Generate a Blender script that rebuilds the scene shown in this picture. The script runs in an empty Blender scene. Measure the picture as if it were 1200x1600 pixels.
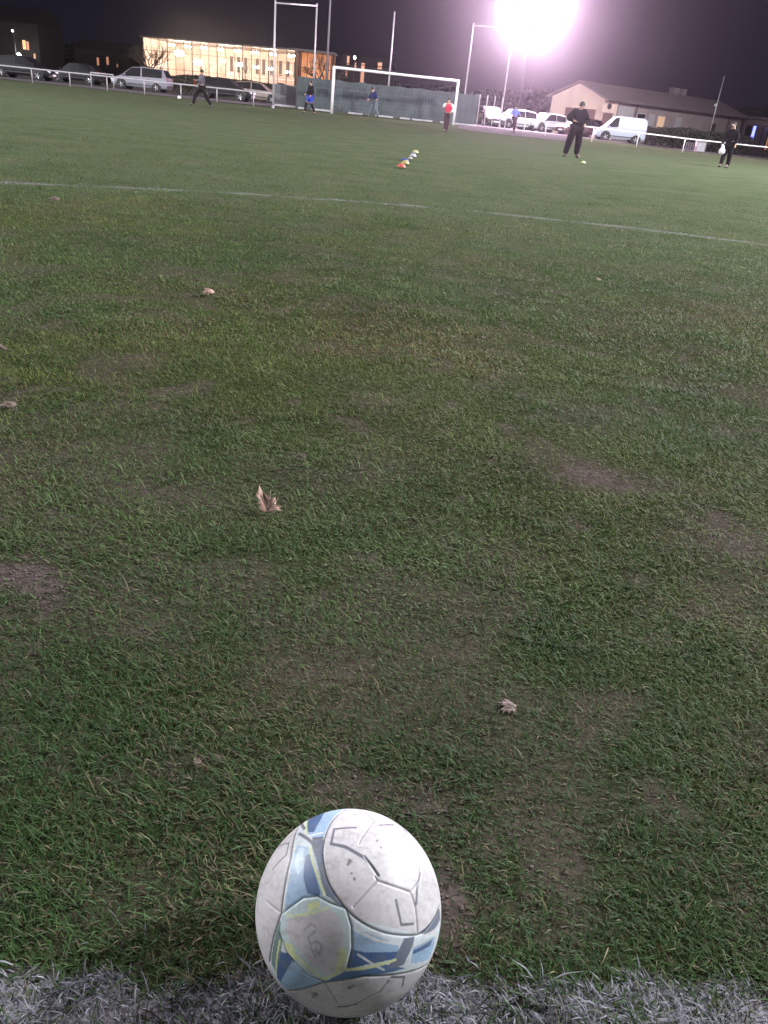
import bpy, math, random
import numpy as np
from mathutils import Vector, Matrix

random.seed(7)
RNG = np.random.default_rng(7)
SC = bpy.context.scene
COL = SC.collection
PI = math.pi

# ------------------------------------------------------------------ camera
CAM_H, PITCH, ROLL, FPX = 0.957, math.radians(27.7), math.radians(6.0), 1200.0
F0 = Vector((0, math.cos(PITCH), -math.sin(PITCH)))
U0 = Vector((0, math.sin(PITCH), math.cos(PITCH)))
R0 = Vector((1, 0, 0))
CR = R0 * math.cos(ROLL) + U0 * math.sin(ROLL)
CU = -R0 * math.sin(ROLL) + U0 * math.cos(ROLL)
cam = bpy.data.objects.new('camera', bpy.data.cameras.new('camera'))
COL.objects.link(cam)
cam.matrix_world = Matrix(((CR.x, CU.x, -F0.x, 0), (CR.y, CU.y, -F0.y, 0), (CR.z, CU.z, -F0.z, CAM_H), (0, 0, 0, 1)))
cam.data.sensor_fit = 'VERTICAL'
cam.data.sensor_height = 32.0
cam.data.lens = 32.0 * FPX / 1600.0
cam.data.clip_start = 0.02
cam.data.clip_end = 2000
SC.camera = cam
SC.render.resolution_x, SC.render.resolution_y = 768, 1024

# ------------------------------------------------------------------ night sky
W = bpy.data.worlds.new("World"); SC.world = W; W.use_nodes = True
nt = W.node_tree; nt.nodes.clear()
bg = nt.nodes.new('ShaderNodeBackground'); wo = nt.nodes.new('ShaderNodeOutputWorld')
bg.inputs[0].default_value = (0.38, 0.42, 1.0, 1); bg.inputs[1].default_value = 0.010
nt.links.new(bg.outputs[0], wo.inputs[0])

SC.view_settings.view_transform = 'Standard'
SC.view_settings.look = 'None'
SC.view_settings.exposure = 0.2
SC.view_settings.gamma = 1.0
SC.cycles.use_denoising = True
SC.cycles.max_bounces = 5
SC.cycles.transparent_max_bounces = 16
SC.cycles.volume_bounces = 0
SC.cycles.sample_clamp_indirect = 4.0

# ------------------------------------------------------------------ geometry helpers
def smst(a, b, x):
    t = np.clip((x - a) / (b - a), 0, 1); return t * t * (3 - 2 * t)
def gz(x, y):                                   # the ground rises a little towards the far end
    return (0.3 - .18 * smst(8, 20, x)) * smst(42, 62, y)
def g1(x, y): return float(gz(np.float64(x), np.float64(y)))
CAMP = Vector((0, 0, CAM_H))
def proj(p):
    v = Vector(p) - CAMP; w = v.dot(F0)
    return 600 + FPX * v.dot(CR) / w, 800 - FPX * v.dot(CU) / w
def at(px, py):                                 # ground point seen at a photo pixel
    d = CR * ((px - 600) / FPX) + CU * ((800 - py) / FPX) + F0
    d.normalize(); t = 0.3
    while t < 200:
        q = CAMP + d * t
        if q.z <= g1(q.x, q.y): return Vector((q.x, q.y, g1(q.x, q.y)))
        t *= 1.002
    return Vector((q.x, q.y, g1(q.x, q.y)))
def pos(px, Y, dz=0.0):                         # ground point at depth Y in column px
    lo, hi = -200.0, 200.0
    for _ in range(60):
        m = (lo + hi) / 2
        if proj((m, Y, g1(m, Y) + dz))[0] < px: lo = m
        else: hi = m
    return Vector((lo, Y, g1(lo, Y)))
def top(p, py):                                 # height over p that reaches photo row py
    lo, hi = 0.0, 40.0
    for _ in range(50):
        m = (lo + hi) / 2
        if proj((p[0], p[1], p[2] + m))[1] > py: lo = m
        else: hi = m
    return lo

class MB:
    def __init__(s): s.v = []; s.f = []; s.m = []
    def add(s, vs, fs, mi=0):
        b = len(s.v); s.v += [tuple(v) for v in vs]; s.f += [tuple(i + b for i in f) for f in fs]; s.m += [mi] * len(fs)
        return s
    def box(s, c, size, rz=0.0, mi=0):
        x, y, z = [k / 2 for k in size]; cs, sn = math.cos(rz), math.sin(rz)
        vs = []
        for dx, dy, dz in ((-x,-y,-z),(x,-y,-z),(x,y,-z),(-x,y,-z),(-x,-y,z),(x,-y,z),(x,y,z),(-x,y,z)):
            vs.append((c[0] + dx * cs - dy * sn, c[1] + dx * sn + dy * cs, c[2] + dz))
        return s.add(vs, [(0,3,2,1),(4,5,6,7),(0,1,5,4),(1,2,6,5),(2,3,7,6),(3,0,4,7)], mi)
    def tube(s, pts, rs, n=8, cap=True, mi=0):
        pts = [Vector(p) for p in pts]
        if not isinstance(rs, (list, tuple)): rs = [rs] * len(pts)
        rings = []; vs = []; fs = []; ref = None
        for i, p in enumerate(pts):
            d = (pts[min(i + 1, len(pts) - 1)] - pts[max(i - 1, 0)]).normalized()
            if ref is None: ref = Vector((1, 0, 0)) if abs(d.x) < .9 else Vector((0, 1, 0))
            a = d.cross(ref).normalized(); b = d.cross(a).normalized(); ref = -b.cross(d) if False else ref
            for k in range(n):
                t = 2 * PI * k / n
                vs.append(p + a * (rs[i] * math.cos(t)) + b * (rs[i] * math.sin(t)))
        for i in range(len(pts) - 1):
            for k in range(n):
                fs.append((i*n+k, i*n+(k+1)%n, (i+1)*n+(k+1)%n, (i+1)*n+k))
        if cap:
            fs.append(tuple(range(n))[::-1]); fs.append(tuple(range((len(pts)-1)*n, len(pts)*n)))
        return s.add(vs, fs, mi)
    def lathe(s, prof, c=(0,0,0), n=24, axis='z', mi=0):
        vs = []; fs = []
        for r, h in prof:
            for k in range(n):
                t = 2*PI*k/n; p = (r*math.cos(t), r*math.sin(t), h)
                if axis == 'y': p = (p[0], p[2], p[1])
                if axis == 'x': p = (p[2], p[0], p[1])
                vs.append((p[0]+c[0], p[1]+c[1], p[2]+c[2]))
        for i in range(len(prof)-1):
            for k in range(n):
                fs.append((i*n+k, i*n+(k+1)%n, (i+1)*n+(k+1)%n, (i+1)*n+k))
        fs.append(tuple(range(n))[::-1]); fs.append(tuple(range((len(prof)-1)*n, len(prof)*n)))
        return s.add(vs, fs, mi)
    def build(s, name, mat, parent=None, smooth=False, loc=None, bevel=0):
        me = bpy.data.meshes.new(name); me.from_pydata(s.v, [], s.f); me.update()
        mats = mat if isinstance(mat, (list, tuple)) else [mat]
        for m in mats: me.materials.append(m)
        if len(mats) > 1: me.polygons.foreach_set('material_index', s.m)
        if smooth: me.polygons.foreach_set('use_smooth', [True] * len(me.polygons))
        o = bpy.data.objects.new(name, me); COL.objects.link(o)
        if parent: o.parent = parent
        if loc is not None: o.location = loc
        if bevel:
            b = o.modifiers.new('bevel', 'BEVEL'); b.width = bevel; b.segments = 2; b.limit_method = 'ANGLE'
        return o

def tag(o, label=None, cat=None, group=None, kind=None):
    if label: o['label'] = label
    if cat: o['category'] = cat
    if group: o['group'] = group
    if kind: o['kind'] = kind
    return o
def empty(name, loc, rz=0, label=None, cat=None, group=None):
    o = bpy.data.objects.new(name, None); COL.objects.link(o); o.empty_display_size = .2
    o.location = loc; o.rotation_euler = (0, 0, rz)
    return tag(o, label, cat, group)
def copy_tree(o, parent=None):
    c = o.copy(); COL.objects.link(c); c.parent = parent
    for ch in [k for k in bpy.data.objects if k.parent == o]: copy_tree(ch, c)
    return c

# ------------------------------------------------------------------ materials
def srgb(r, g, b):
    f = lambda c: (c/255/12.92) if c/255 <= .04045 else ((c/255+.055)/1.055)**2.4
    return (f(r), f(g), f(b), 1)
MATS = {}
def mat(name, col, rough=.6, metal=0, var=.15, scale=8.0, bump=0.0, emit=0, spec=.5, coat=0, ecol=None):
    if name in MATS: return MATS[name]
    m = bpy.data.materials.new(name); m.use_nodes = True; t = m.node_tree; p = t.nodes['Principled BSDF']
    c = tuple(col[:3]) + (1,)
    p.inputs['Roughness'].default_value = rough; p.inputs['Metallic'].default_value = metal
    p.inputs['Specular IOR Level'].default_value = spec
    p.inputs['Coat Weight'].default_value = coat
    if var > 0:
        tc = t.nodes.new('ShaderNodeTexCoord'); n = t.nodes.new('ShaderNodeTexNoise'); n.inputs['Scale'].default_value = scale
        n.inputs['Detail'].default_value = 6; t.links.new(tc.outputs['Object'], n.inputs['Vector'])
        r = t.nodes.new('ShaderNodeMapRange'); r.inputs[1].default_value = .3; r.inputs[2].default_value = .7
        r.inputs[3].default_value = 1 - var; r.inputs[4].default_value = 1 + var
        t.links.new(n.outputs[0], r.inputs[0])
        mx = t.nodes.new('ShaderNodeVectorMath'); mx.operation = 'SCALE'; mx.inputs[0].default_value = c[:3]
        t.links.new(r.outputs[0], mx.inputs['Scale']); t.links.new(mx.outputs[0], p.inputs['Base Color'])
        if bump:
            b = t.nodes.new('ShaderNodeBump'); b.inputs['Strength'].default_value = bump; b.inputs['Distance'].default_value = .02
            t.links.new(n.outputs[0], b.inputs['Height']); t.links.new(b.outputs[0], p.inputs['Normal'])
    else: p.inputs['Base Color'].default_value = c
    if emit:
        p.inputs['Emission Color'].default_value = tuple((ecol or col)[:3]) + (1,)
        p.inputs['Emission Strength'].default_value = emit
    MATS[name] = m; return m
def glass_mat(name, tint, refl=.12, opac=.1):
    if name in MATS: return MATS[name]
    m = bpy.data.materials.new(name); m.use_nodes = True; t = m.node_tree; t.nodes.clear()
    o = t.nodes.new('ShaderNodeOutputMaterial'); a = t.nodes.new('ShaderNodeBsdfTransparent'); g = t.nodes.new('ShaderNodeBsdfGlossy')
    a.inputs[0].default_value = tuple(tint) + (1,); g.inputs['Roughness'].default_value = .08
    x = t.nodes.new('ShaderNodeMixShader'); x.inputs[0].default_value = refl
    t.links.new(a.outputs[0], x.inputs[1]); t.links.new(g.outputs[0], x.inputs[2]); t.links.new(x.outputs[0], o.inputs[0])
    MATS[name] = m; return m
M = lambda n: MATS[n]
mat('white_paint', (.75, .74, .74), .4, var=.1, scale=3)
mat('rail_paint', (.38, .37, .38), .5, var=.12, scale=3)
mat('galvanised', (.45, .45, .46), .45, metal=.3, scale=4)
mat('dark_metal', (.05, .05, .055), .5)
mat('rubber', (.02, .02, .02), .8)
mat('rim_metal', (.55, .55, .57), .3, metal=.6)
mat('car_glass', (.012, .012, .015), .2, var=0, spec=.35)
mat('silver_paint', (.30, .30, .35), .3, metal=.3, var=.05, coat=.6)
mat('black_paint', (.010, .010, .012), .5, var=.05, spec=.25, coat=.1)
mat('beige_paint', (.28, .23, .2), .35, var=.05, coat=.5)
mat('red_dark_paint', (.06, .02, .025), .3, var=.05, coat=.7)
mat('van_white', (.40, .44, .51), .35, var=.05, coat=.5)
mat('pale_car_paint', (.55, .57, .6), .3, var=.05, coat=.6)
mat('lamp_clear', (.8, .8, .85), .1, var=0, spec=.9)
mat('tail_red', (.5, .02, .02), .2, var=0)
mat('plastic_dark', (.03, .03, .03), .6)
mat('number_plate', (.7, .7, .68), .4, var=.05)
mat('concrete', (.35, .33, .31), .85, var=.2, scale=5, bump=.3)
mat('roof_tile', (.20, .15, .145), .8, var=.3, scale=6, bump=.4)
mat('skin', (.42, .26, .19), .55, var=.05)
mat('hair', (.02, .015, .012), .7)

# value noise
_tab = RNG.random((256, 256))
def vnoise(x, y, s):
    x = x * s + 37.3; y = y * s + 91.7
    xi = np.floor(x).astype(int); yi = np.floor(y).astype(int); fx = x - xi; fy = y - yi
    fx = fx*fx*(3-2*fx); fy = fy*fy*(3-2*fy)
    g = lambda a, b: _tab[a & 255, b & 255]
    return (g(xi,yi)*(1-fx)*(1-fy) + g(xi+1,yi)*fx*(1-fy) + g(xi,yi+1)*(1-fx)*fy + g(xi+1,yi+1)*fx*fy)
def fbm(x, y, s, o=3):
    t = 0; a = 1; n = 0
    for k in range(o): t = t + a * vnoise(x + 13*k, y - 7*k, s * 2**k); n += a; a *= .5
    return t / n

# ------------------------------------------------------------------ pitch: mud, paint
MUD = []
for px, py, rx, ry, st in ((45,905,.10,.05,1.0),(85,938,.05,.03,.9),(20,890,.05,.03,.8),(215,985,.10,.05,.5),(925,745,.13,.09,.8),(1010,760,.2,.06,.35),
        (1150,850,.16,.10,.6),(1120,815,.1,.05,.6),(540,1015,.12,.05,.45),(430,760,.2,.15,.2),(700,1400,.05,.09,.8),(655,1255,.06,.03,.6),(620,1230,.1,.03,.5),
        (600,720,.15,.15,.25),(130,830,.2,.1,.3),(1160,1400,.04,.05,.45),(300,1190,.05,.03,.4),(850,1420,.08,.04,.35),(230,1430,.10,.06,.25),
        (640,980,.1,.12,.3),(780,860,.15,.1,.25),(560,1220,.12,.04,.5),(250,780,.25,.1,.35)):
    q = at(px, py); MUD.append((q.x, q.y, rx, ry*1.2, st))
CC = (1.6, 0.35); CRAD = 9.07
def mud_f(x, y):
    wx = x + .10*(fbm(x, y, 9, 3)-.5) + .06*(vnoise(x, y, 45)-.5); wy = y + .10*(fbm(x+50, y+9, 9, 3)-.5) + .05*(vnoise(x+9, y, 45)-.5)
    m = np.zeros_like(x)
    for cx, cy, rx, ry, st in MUD:
        m = np.maximum(m, st*1.4*np.exp(-(((wx-cx)/rx)**2 + ((wy-cy)/ry)**2)*.8))
    n = fbm(x, y, 3.1, 4)
    m = np.maximum(m, np.clip((n-.585)*3.2, 0, .45)); m = np.maximum(m, np.clip((fbm(x+9, y-4, 9, 3)-.62)*4, 0, .6))
    return np.clip(m, 0, 1)
def paint_f(x, y):
    e = .05*(fbm(x, y, 25, 3)-.5) + .04*(fbm(x, y, 6, 2)-.5)
    up = .572 + .095*x + e
    a = smst(0, .018, up - y) * smst(0, .018, y - (up - .12))
    a = a*(.62 + .38*smst(.38, .58, fbm(x+5, y, 18, 3)))
    d = np.abs(np.hypot(x-CC[0], y-CC[1]) - CRAD) + .05*(vnoise(x, y, 7)-.5)
    b = 1 - smst(.035, .085, d)
    br = .25 + .75*smst(.36, .6, fbm(x, y, 2.6, 3))
    return np.maximum(a, b*br*.5)

def grid_axis(n, span, dense):
    t = np.linspace(-1, 1, n); return span * np.sinh(t*dense) / math.sinh(dense)
xs = grid_axis(420, 230, 7.2)
ys = np.concatenate([-grid_axis(61, 60, 5)[31:][::-1], [0.0], 230 * np.sinh(np.linspace(0, 1, 560)[1:]*6.2)/math.sinh(6.2)])
X, Y = np.meshgrid(xs, ys)
near = np.clip(1 - (np.hypot(X, Y)-6)/8, 0, 1)
Z = gz(X, Y) + near*.012*(fbm(X, Y, 4, 3)-.5)
def ground_z(x, y):
    return gz(x, y) + np.clip(1 - (np.hypot(x, y)-6)/8, 0, 1)*.012*(fbm(x, y, 4, 3)-.5)
nx, ny = len(xs), len(ys)
V = np.stack([X.ravel(), Y.ravel(), Z.ravel()], 1)
I = (np.arange(ny-1)[:, None]*nx + np.arange(nx-1)[None]).ravel()
Fq = np.stack([I, I+1, I+nx+1, I+nx], 1)
def np_mesh(name, V, faces, mats, quad=True):
    me = bpy.data.meshes.new(name)
    me.vertices.add(len(V)); me.vertices.foreach_set('co', V.astype(np.float32).ravel())
    ls = np.concatenate([f.ravel() for f in faces]); me.loops.add(len(ls)); me.loops.foreach_set('vertex_index', ls.astype(np.int32))
    tot = np.concatenate([np.full(len(f), f.shape[1]) for f in faces]); st = np.concatenate([[0], np.cumsum(tot)[:-1]])
    me.polygons.add(len(tot)); me.polygons.foreach_set('loop_start', st.astype(np.int32))
    try: me.polygons.foreach_set('loop_total', tot.astype(np.int32))
    except Exception: pass
    me.polygons.foreach_set('use_smooth', np.ones(len(tot), bool))
    for m in mats: me.materials.append(m)
    me.update(calc_edges=True); me.validate()
    return me
def fattr(me, name, data):
    a = me.attributes.new(name, 'FLOAT', 'POINT'); a.data.foreach_set('value', data.astype(np.float32))
def cattr(me, name, data):
    a = me.attributes.new(name, 'FLOAT_COLOR', 'POINT'); a.data.foreach_set('color', data.astype(np.float32).ravel())

# turf material: soil and thatch near, worn green far
gm = bpy.data.materials.new('turf_soil'); gm.use_nodes = True; t = gm.node_tree; p = t.nodes['Principled BSDF']
p.inputs['Roughness'].default_value = 1; p.inputs['Specular IOR Level'].default_value = .0
tc = t.nodes.new('ShaderNodeNewGeometry')
def noise(sc, det=6, rough=.6):
    n = t.nodes.new('ShaderNodeTexNoise'); n.inputs['Scale'].default_value = sc; n.inputs['Detail'].default_value = det
    n.inputs['Roughness'].default_value = rough; t.links.new(tc.outputs['Position'], n.inputs['Vector']); return n.outputs[0]
def ramp(src, stops):
    r = t.nodes.new('ShaderNodeValToRGB'); e = r.color_ramp.elements
    e[0].position, e[0].color = stops[0][0], stops[0][1]; e[1].position, e[1].color = stops[-1][0], stops[-1][1]
    for s_, c_ in stops[1:-1]: k = e.new(s_); k.color = c_
    t.links.new(src, r.inputs[0]); return r.outputs[0]
def mixc(f, a, b):
    m = t.nodes.new('ShaderNodeMix'); m.data_type = 'RGBA'
    if isinstance(f, float): m.inputs[0].default_value = f
    else: t.links.new(f, m.inputs[0])
    for s_, k in ((a, 6), (b, 7)):
        if isinstance(s_, tuple): m.inputs[k].default_value = s_
        else: t.links.new(s_, m.inputs[k])
    return m.outputs[2]
def attr(nm):
    a = t.nodes.new('ShaderNodeAttribute'); a.attribute_name = nm; return a.outputs['Fac']
grn = ramp(noise(1.1, 8, .65), [(.3, (.054, .074, .038, 1)), (.5, (.074, .094, .052, 1)), (.66, (.092, .102, .062, 1)), (.8, (.108, .105, .070, 1))])
fine = ramp(noise(60, 4, .7), [(.3, (.55, .55, .55, 1)), (.7, (1.4, 1.4, 1.4, 1))])
mm = t.nodes.new('ShaderNodeMix'); mm.data_type = 'RGBA'; mm.blend_type = 'MULTIPLY'; mm.inputs[0].default_value = 1
t.links.new(grn, mm.inputs[6]); t.links.new(fine, mm.inputs[7])
soil = ramp(noise(45, 6, .65), [(.3, (.05, .040, .036, 1)), (.6, (.12, .095, .088, 1)), (.8, (.18, .145, .135, 1))])
thatch = ramp(noise(120, 4, .7), [(.35, (.016, .022, .008, 1)), (.6, (.058, .068, .030, 1)), (.8, (.10, .10, .052, 1))])
near_c = mixc(attr('mud'), thatch, soil)
c = mixc(attr('farness'), near_c, mm.outputs[2])
pn = ramp(noise(140, 3, .7), [(.35, (.10, .10, .11, 1)), (.6, (.42, .41, .45, 1))])
c = mixc(attr('paint'), c, pn)
t.links.new(c, p.inputs['Base Color'])
b = t.nodes.new('ShaderNodeBump'); b.inputs['Strength'].default_value = .9; b.inputs['Distance'].default_value = .012
t.links.new(noise(70, 6, .7), b.inputs['Height']); t.links.new(b.outputs[0], p.inputs['Normal'])
me = np_mesh('pitch_ground', V, [Fq], [gm])
dist = np.hypot(V[:, 0], V[:, 1])
fattr(me, 'mud', mud_f(V[:, 0], V[:, 1])); fattr(me, 'paint', paint_f(V[:, 0], V[:, 1])*(dist < 14)*.9); fattr(me, 'farness', smst(2.5, 11, dist))
ground = bpy.data.objects.new('pitch_ground', me); COL.objects.link(ground); tag(ground, kind='structure')

# blades of grass
_d = CR*((545-600)/FPX) + CU*((800-1418)/FPX) + F0; _d.normalize(); BALLXY = (CAMP + _d*((CAM_H-.1115)/-_d.z)).xy
def scatter(n, y0, y1, half, pw=1.0):
    y = y0 + (y1-y0)*RNG.random(n)**pw
    w = half(y); x = (RNG.random(n)*2-1)*w
    return x, y
def blades():
    px_, py_, L_, W_ = [], [], [], []
    for n, y0, y1, hw, l, w, pw in ((125000, .36, 1.3, lambda y: .75+.45*y, .024, .0016, 1.0), (240000, 1.3, 3.2, lambda y: .9+.62*y, .025, .0020, 1.1),
                              (400000, 3.2, 7.5, lambda y: 1.2+.62*y, .023, .0032, 1.15), (300000, 7.5, 26, lambda y: 2+.62*y, .019, .0065, 1.5)):
        x, y = scatter(int(n*1.25), y0, y1, hw, pw)
        m = mud_f(x, y)
        clump = fbm(x, y, 30 if y1 < 4 else 12, 2)
        keep = RNG.random(len(x)) > np.clip(m*.92, 0, .95) * (1 - .1*clump)
        if y1 > 20: keep &= RNG.random(len(x)) < 1.05 - smst(11, 26, y)
        keep &= RNG.random(len(x)) < .35 + 1.3*clump
        x, y = x[keep], y[keep]
        tall = fbm(x, y, 5, 3)*(1 + .5*(np.hypot(x-BALLXY[0], y-BALLXY[1]) < .13))
        px_.append(x); py_.append(y)
        L_.append(l*(.35 + .75*RNG.random(len(x)) + .9*(RNG.random(len(x)) < .03))*(.6 + .9*tall)*(1-.3*mud_f(x, y))); W_.append(w*(.6+.8*RNG.random(len(x))))
    x = np.concatenate(px_); y = np.concatenate(py_); L = np.concatenate(L_); Wd = np.concatenate(W_)
    n = len(x); z = ground_z(x, y) - .002
    az = RNG.random(n)*2*PI + 1.2*(fbm(x, y, 2.5, 2)-.5)
    # most blades are trampled to one side
    az = np.where(RNG.random(n) < .30, 2.6 + 3*(fbm(x, y, 1.6, 2)-.5) + RNG.normal(0, .6, n), az)
    lean = np.clip(RNG.normal(1.08, .30, n), .15, 1.5)
    d = np.stack([np.cos(az), np.sin(az)], 1); side = np.stack([-np.sin(az+RNG.normal(0,.5,n)), np.cos(az+RNG.normal(0,.5,n))], 1)
    base = np.stack([x, y, z], 1)
    def pt(fr, le, curve):
        a = lean*curve
        return base + np.stack([d[:, 0]*np.sin(a)*L*fr, d[:, 1]*np.sin(a)*L*fr, np.cos(a)*L*fr + 0*L], 1)
    m1 = pt(.5, 0, .8); tip = m1 + np.stack([d[:,0]*np.sin(np.clip(lean*1.3,0,1.75))*L*.5, d[:,1]*np.sin(np.clip(lean*1.3,0,1.75))*L*.5, np.cos(np.clip(lean*1.3,0,1.75))*L*.5], 1)
    tip[:, 2] = np.maximum(tip[:, 2], z + .003)
    s3 = np.concatenate([side, np.zeros((n, 1))], 1)*Wd[:, None]*.5
    V = np.stack([base-s3*.8, base+s3*.8, m1-s3, m1+s3, tip], 1).reshape(-1, 3)
    k = np.arange(n)*5
    Q = np.stack([k, k+1, k+3, k+2], 1); T = np.stack([k+2, k+3, k+4], 1)
    # colours
    pat = fbm(x, y, 1.3, 3); dry = np.clip((fbm(x+20, y+5, 2.2, 3)-.47)*3.5, 0, 1)
    r = RNG.random(n)
    g_dark = np.array([.028, .064, .018]); g_mid = np.array([.092, .150, .046]); g_bri = np.array([.125, .195, .07]); straw = np.array([.15, .14, .075]); brown = np.array([.085, .065, .045])
    u = np.clip(pat*.9 - .25 + .9*(fbm(x+3, y+8, 6, 2)-.2) + .5*(RNG.random(n)-.5), 0, 1)[:, None]
    c = g_dark*(1-u) + g_mid*u
    c = np.where((r < .10)[:, None], g_bri, c)
    near_shade = (1-smst(.8, 1.7, y + .5*(fbm(x, y, 2, 2)-.5)))[:, None]; c = c*(1-near_shade*.8) + g_dark*(.9+.5*RNG.random(n))[:, None]*near_shade*.8  # blades darkened near the camera; foreground shade put into their colour
    pd = .09 + .36*dry + .25*mud_f(x, y)
    c = np.where((r > 1-pd)[:, None], np.where((RNG.random(n) < .5)[:, None], straw, brown), c)
    vr = (.52 - .27*smst(2.5, 8, y)); c = c*(1.0 - vr/2 + vr*RNG.random(n))[:, None]*(1.12 + .18*smst(1.5, 5, y))[:, None]  # brighter blades farther out: the field's light gradient put into colour
    hue = np.clip((fbm(x-7, y+11, .9, 3)-.42)*3.2, 0, 1)[:, None]; c = c*(1-hue) + c*np.array([1.20, 1.03, .85])*hue
    pa = paint_f(x, y)
    wht = np.array([.38, .39, .44])*(.4+.6*RNG.random(n))[:, None]
    on = (RNG.random(n) < pa*.80 + (y < .62)*.01)
    c = np.where(on[:, None], wht, c)
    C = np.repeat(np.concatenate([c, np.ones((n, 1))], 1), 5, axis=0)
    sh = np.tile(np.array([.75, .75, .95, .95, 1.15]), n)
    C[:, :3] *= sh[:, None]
    V = V.astype(np.float32); return V, Q, T, C
V, Q, T, C = blades()
bm_ = bpy.data.materials.new('grass_blade'); bm_.use_nodes = True; t = bm_.node_tree; p = t.nodes['Principled BSDF']
a = t.nodes.new('ShaderNodeAttribute'); a.attribute_name = 'tint'
t.links.new(a.outputs['Color'], p.inputs['Base Color']); p.inputs['Roughness'].default_value = .6; p.inputs['Specular IOR Level'].default_value = .2
tr = t.nodes.new('ShaderNodeBsdfTranslucent'); t.links.new(a.outputs['Color'], tr.inputs[0])
mx = t.nodes.new('ShaderNodeMixShader'); mx.inputs[0].default_value = .25
t.links.new(p.outputs[0], mx.inputs[1]); t.links.new(tr.outputs[0], mx.inputs[2]); t.links.new(mx.outputs[0], t.nodes['Material Output'].inputs[0])
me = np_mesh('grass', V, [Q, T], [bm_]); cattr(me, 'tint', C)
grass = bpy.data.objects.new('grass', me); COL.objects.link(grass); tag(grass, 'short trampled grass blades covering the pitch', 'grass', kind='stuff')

def crumbs():
    x = []; y = []
    for cx, cy, rx, ry, st in MUD:
        k = int(2600*min(1.2, (rx*ry)**.5*6)*st*.5); x.append(cx+rx*1.3*RNG.normal(0, 1, k)); y.append(cy+ry*1.3*RNG.normal(0, 1, k))
    x.append(RNG.random(9000)*3.6-1.8); y.append(.4+RNG.random(9000)*3.0)
    x = np.concatenate(x); y = np.concatenate(y); k = RNG.random(len(x)) < mud_f(x, y)*1.1; x = x[k]; y = y[k]; n = len(x)
    oc = np.array([(1,0,0),(-1,0,0),(0,1,0),(0,-1,0),(0,0,1),(0,0,-1)], float); fc = np.array([(0,2,4),(2,1,4),(1,3,4),(3,0,4),(2,0,5),(1,2,5),(3,1,5),(0,3,5)])
    r_ = .0010+.0028*RNG.random(n)**3; P = np.stack([x, y, ground_z(x, y)+r_*.3], 1)
    V = (P[:, None]+oc[None]*r_[:, None, None]*(.6+.8*RNG.random((n, 6, 1)))).reshape(-1, 3)
    F = (fc[None]+(np.arange(n)*6)[:, None, None]).reshape(-1, 3)
    me = np_mesh('soil_crumbs', V, [F], [mat('soil_crumb', (.13,.105,.092), .95, var=.35, scale=40)]); o = bpy.data.objects.new('soil_crumbs', me); COL.objects.link(o); tag(o, 'loose crumbs of soil in the worn patches', 'soil', kind='stuff')
crumbs()

# ------------------------------------------------------------------ far ground: gravel strip, car park
mat('gravel', (.115, .11, .11), 1.0, spec=0, var=.35, scale=9, bump=.4)
mat('asphalt', (.045, .043, .042), .9, var=.3, scale=5, bump=.3)
def strip(name, near, far, m, lift):
    vs = []; fs = []; n = len(near); K = 6
    for a, b_ in zip(near, far):
        for k in range(K+1):
            f = k/K; q = Vector(a)*(1-f) + Vector(b_)*f; vs.append((q.x, q.y, g1(q.x, q.y)+lift))
    for i in range(n-1):
        for k in range(K): fs.append((i*(K+1)+k, (i+1)*(K+1)+k, (i+1)*(K+1)+k+1, i*(K+1)+k+1))
    o = MB().add(vs, fs).build(name, m); return tag(o, kind='structure')
xsr = [-70 + 5*i for i in range(35)]
strip('car_park', [(x, 64.0, 0) for x in xsr], [(x, 118.0, 0) for x in xsr], M('asphalt'), .03)
strip('gravel_path', [(x, 56.0+.02*x, 0) for x in (-40,-34,-28,-22,-16,-10.2)], [(x, 63.0, 0) for x in (-40,-34,-28,-22,-16,-10.2)], M('gravel'), .02)
GP = [at(*q_) for q_ in ((716,201),(735,205.5),(768,209),(800,212.5),(832,216),(865,219.5),(900,222.5))]
strip('gravel_path', GP, [(q_.x*1.12, 63.5, 0) for q_ in GP], M('gravel'), .02)

# ------------------------------------------------------------------ football
BC = Vector((0.0, 0.0, 0.0))
d = CR*((545-600)/FPX) + CU*((800-1418)/FPX) + F0; d.normalize()
BR = .11; BC = CAMP + d*((CAM_H-.1115)/-d.z)
def px_dir(cx, cy):                                    # a point of the ball's printed design -> direction from the ball's centre
    px = 360 + cx/3.3333; py = 1220 + cy/3.3333
    d = (CR*((px-600)/FPX) + CU*((800-py)/FPX) + F0).normalized()
    oc = CAMP - BC; b_ = oc.dot(d); disc = b_*b_ - (oc.length_squared - BR*BR)
    if disc < 0:
        q = CAMP + d*(-b_); return (q-BC).normalized()
    return ((CAMP + d*(-b_-math.sqrt(disc))) - BC)/BR
ax = (CAMP - BC).normalized(); ex = (CR - ax*CR.dot(ax)).normalized(); ey = ax.cross(ex)
def az_map(D):
    c = np.clip(D @ np.array(ax), -1, 1); th = np.arccos(c); u = D @ np.array(ex); v = D @ np.array(ey); r = np.hypot(u, v)+1e-9
    back = th > PI*.53
    th2 = np.where(back, PI-th, th); s = np.where(back, -1, 1)
    return np.stack([th2*u/r*s, th2*v/r*s], 1)
def mp(pts): return az_map(np.array([tuple(px_dir(*q)) for q in pts]))
def inside(P, poly):
    x, y = P[:, 0], P[:, 1]; r = np.zeros(len(P), bool); n = len(poly)
    for i in range(n):
        x1, y1 = poly[i]; x2, y2 = poly[(i+1) % n]
        c = ((y1 > y) != (y2 > y)) & (x < (x2-x1)*(y-y1)/(y2-y1+1e-12)+x1); r ^= c
    return r
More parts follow.
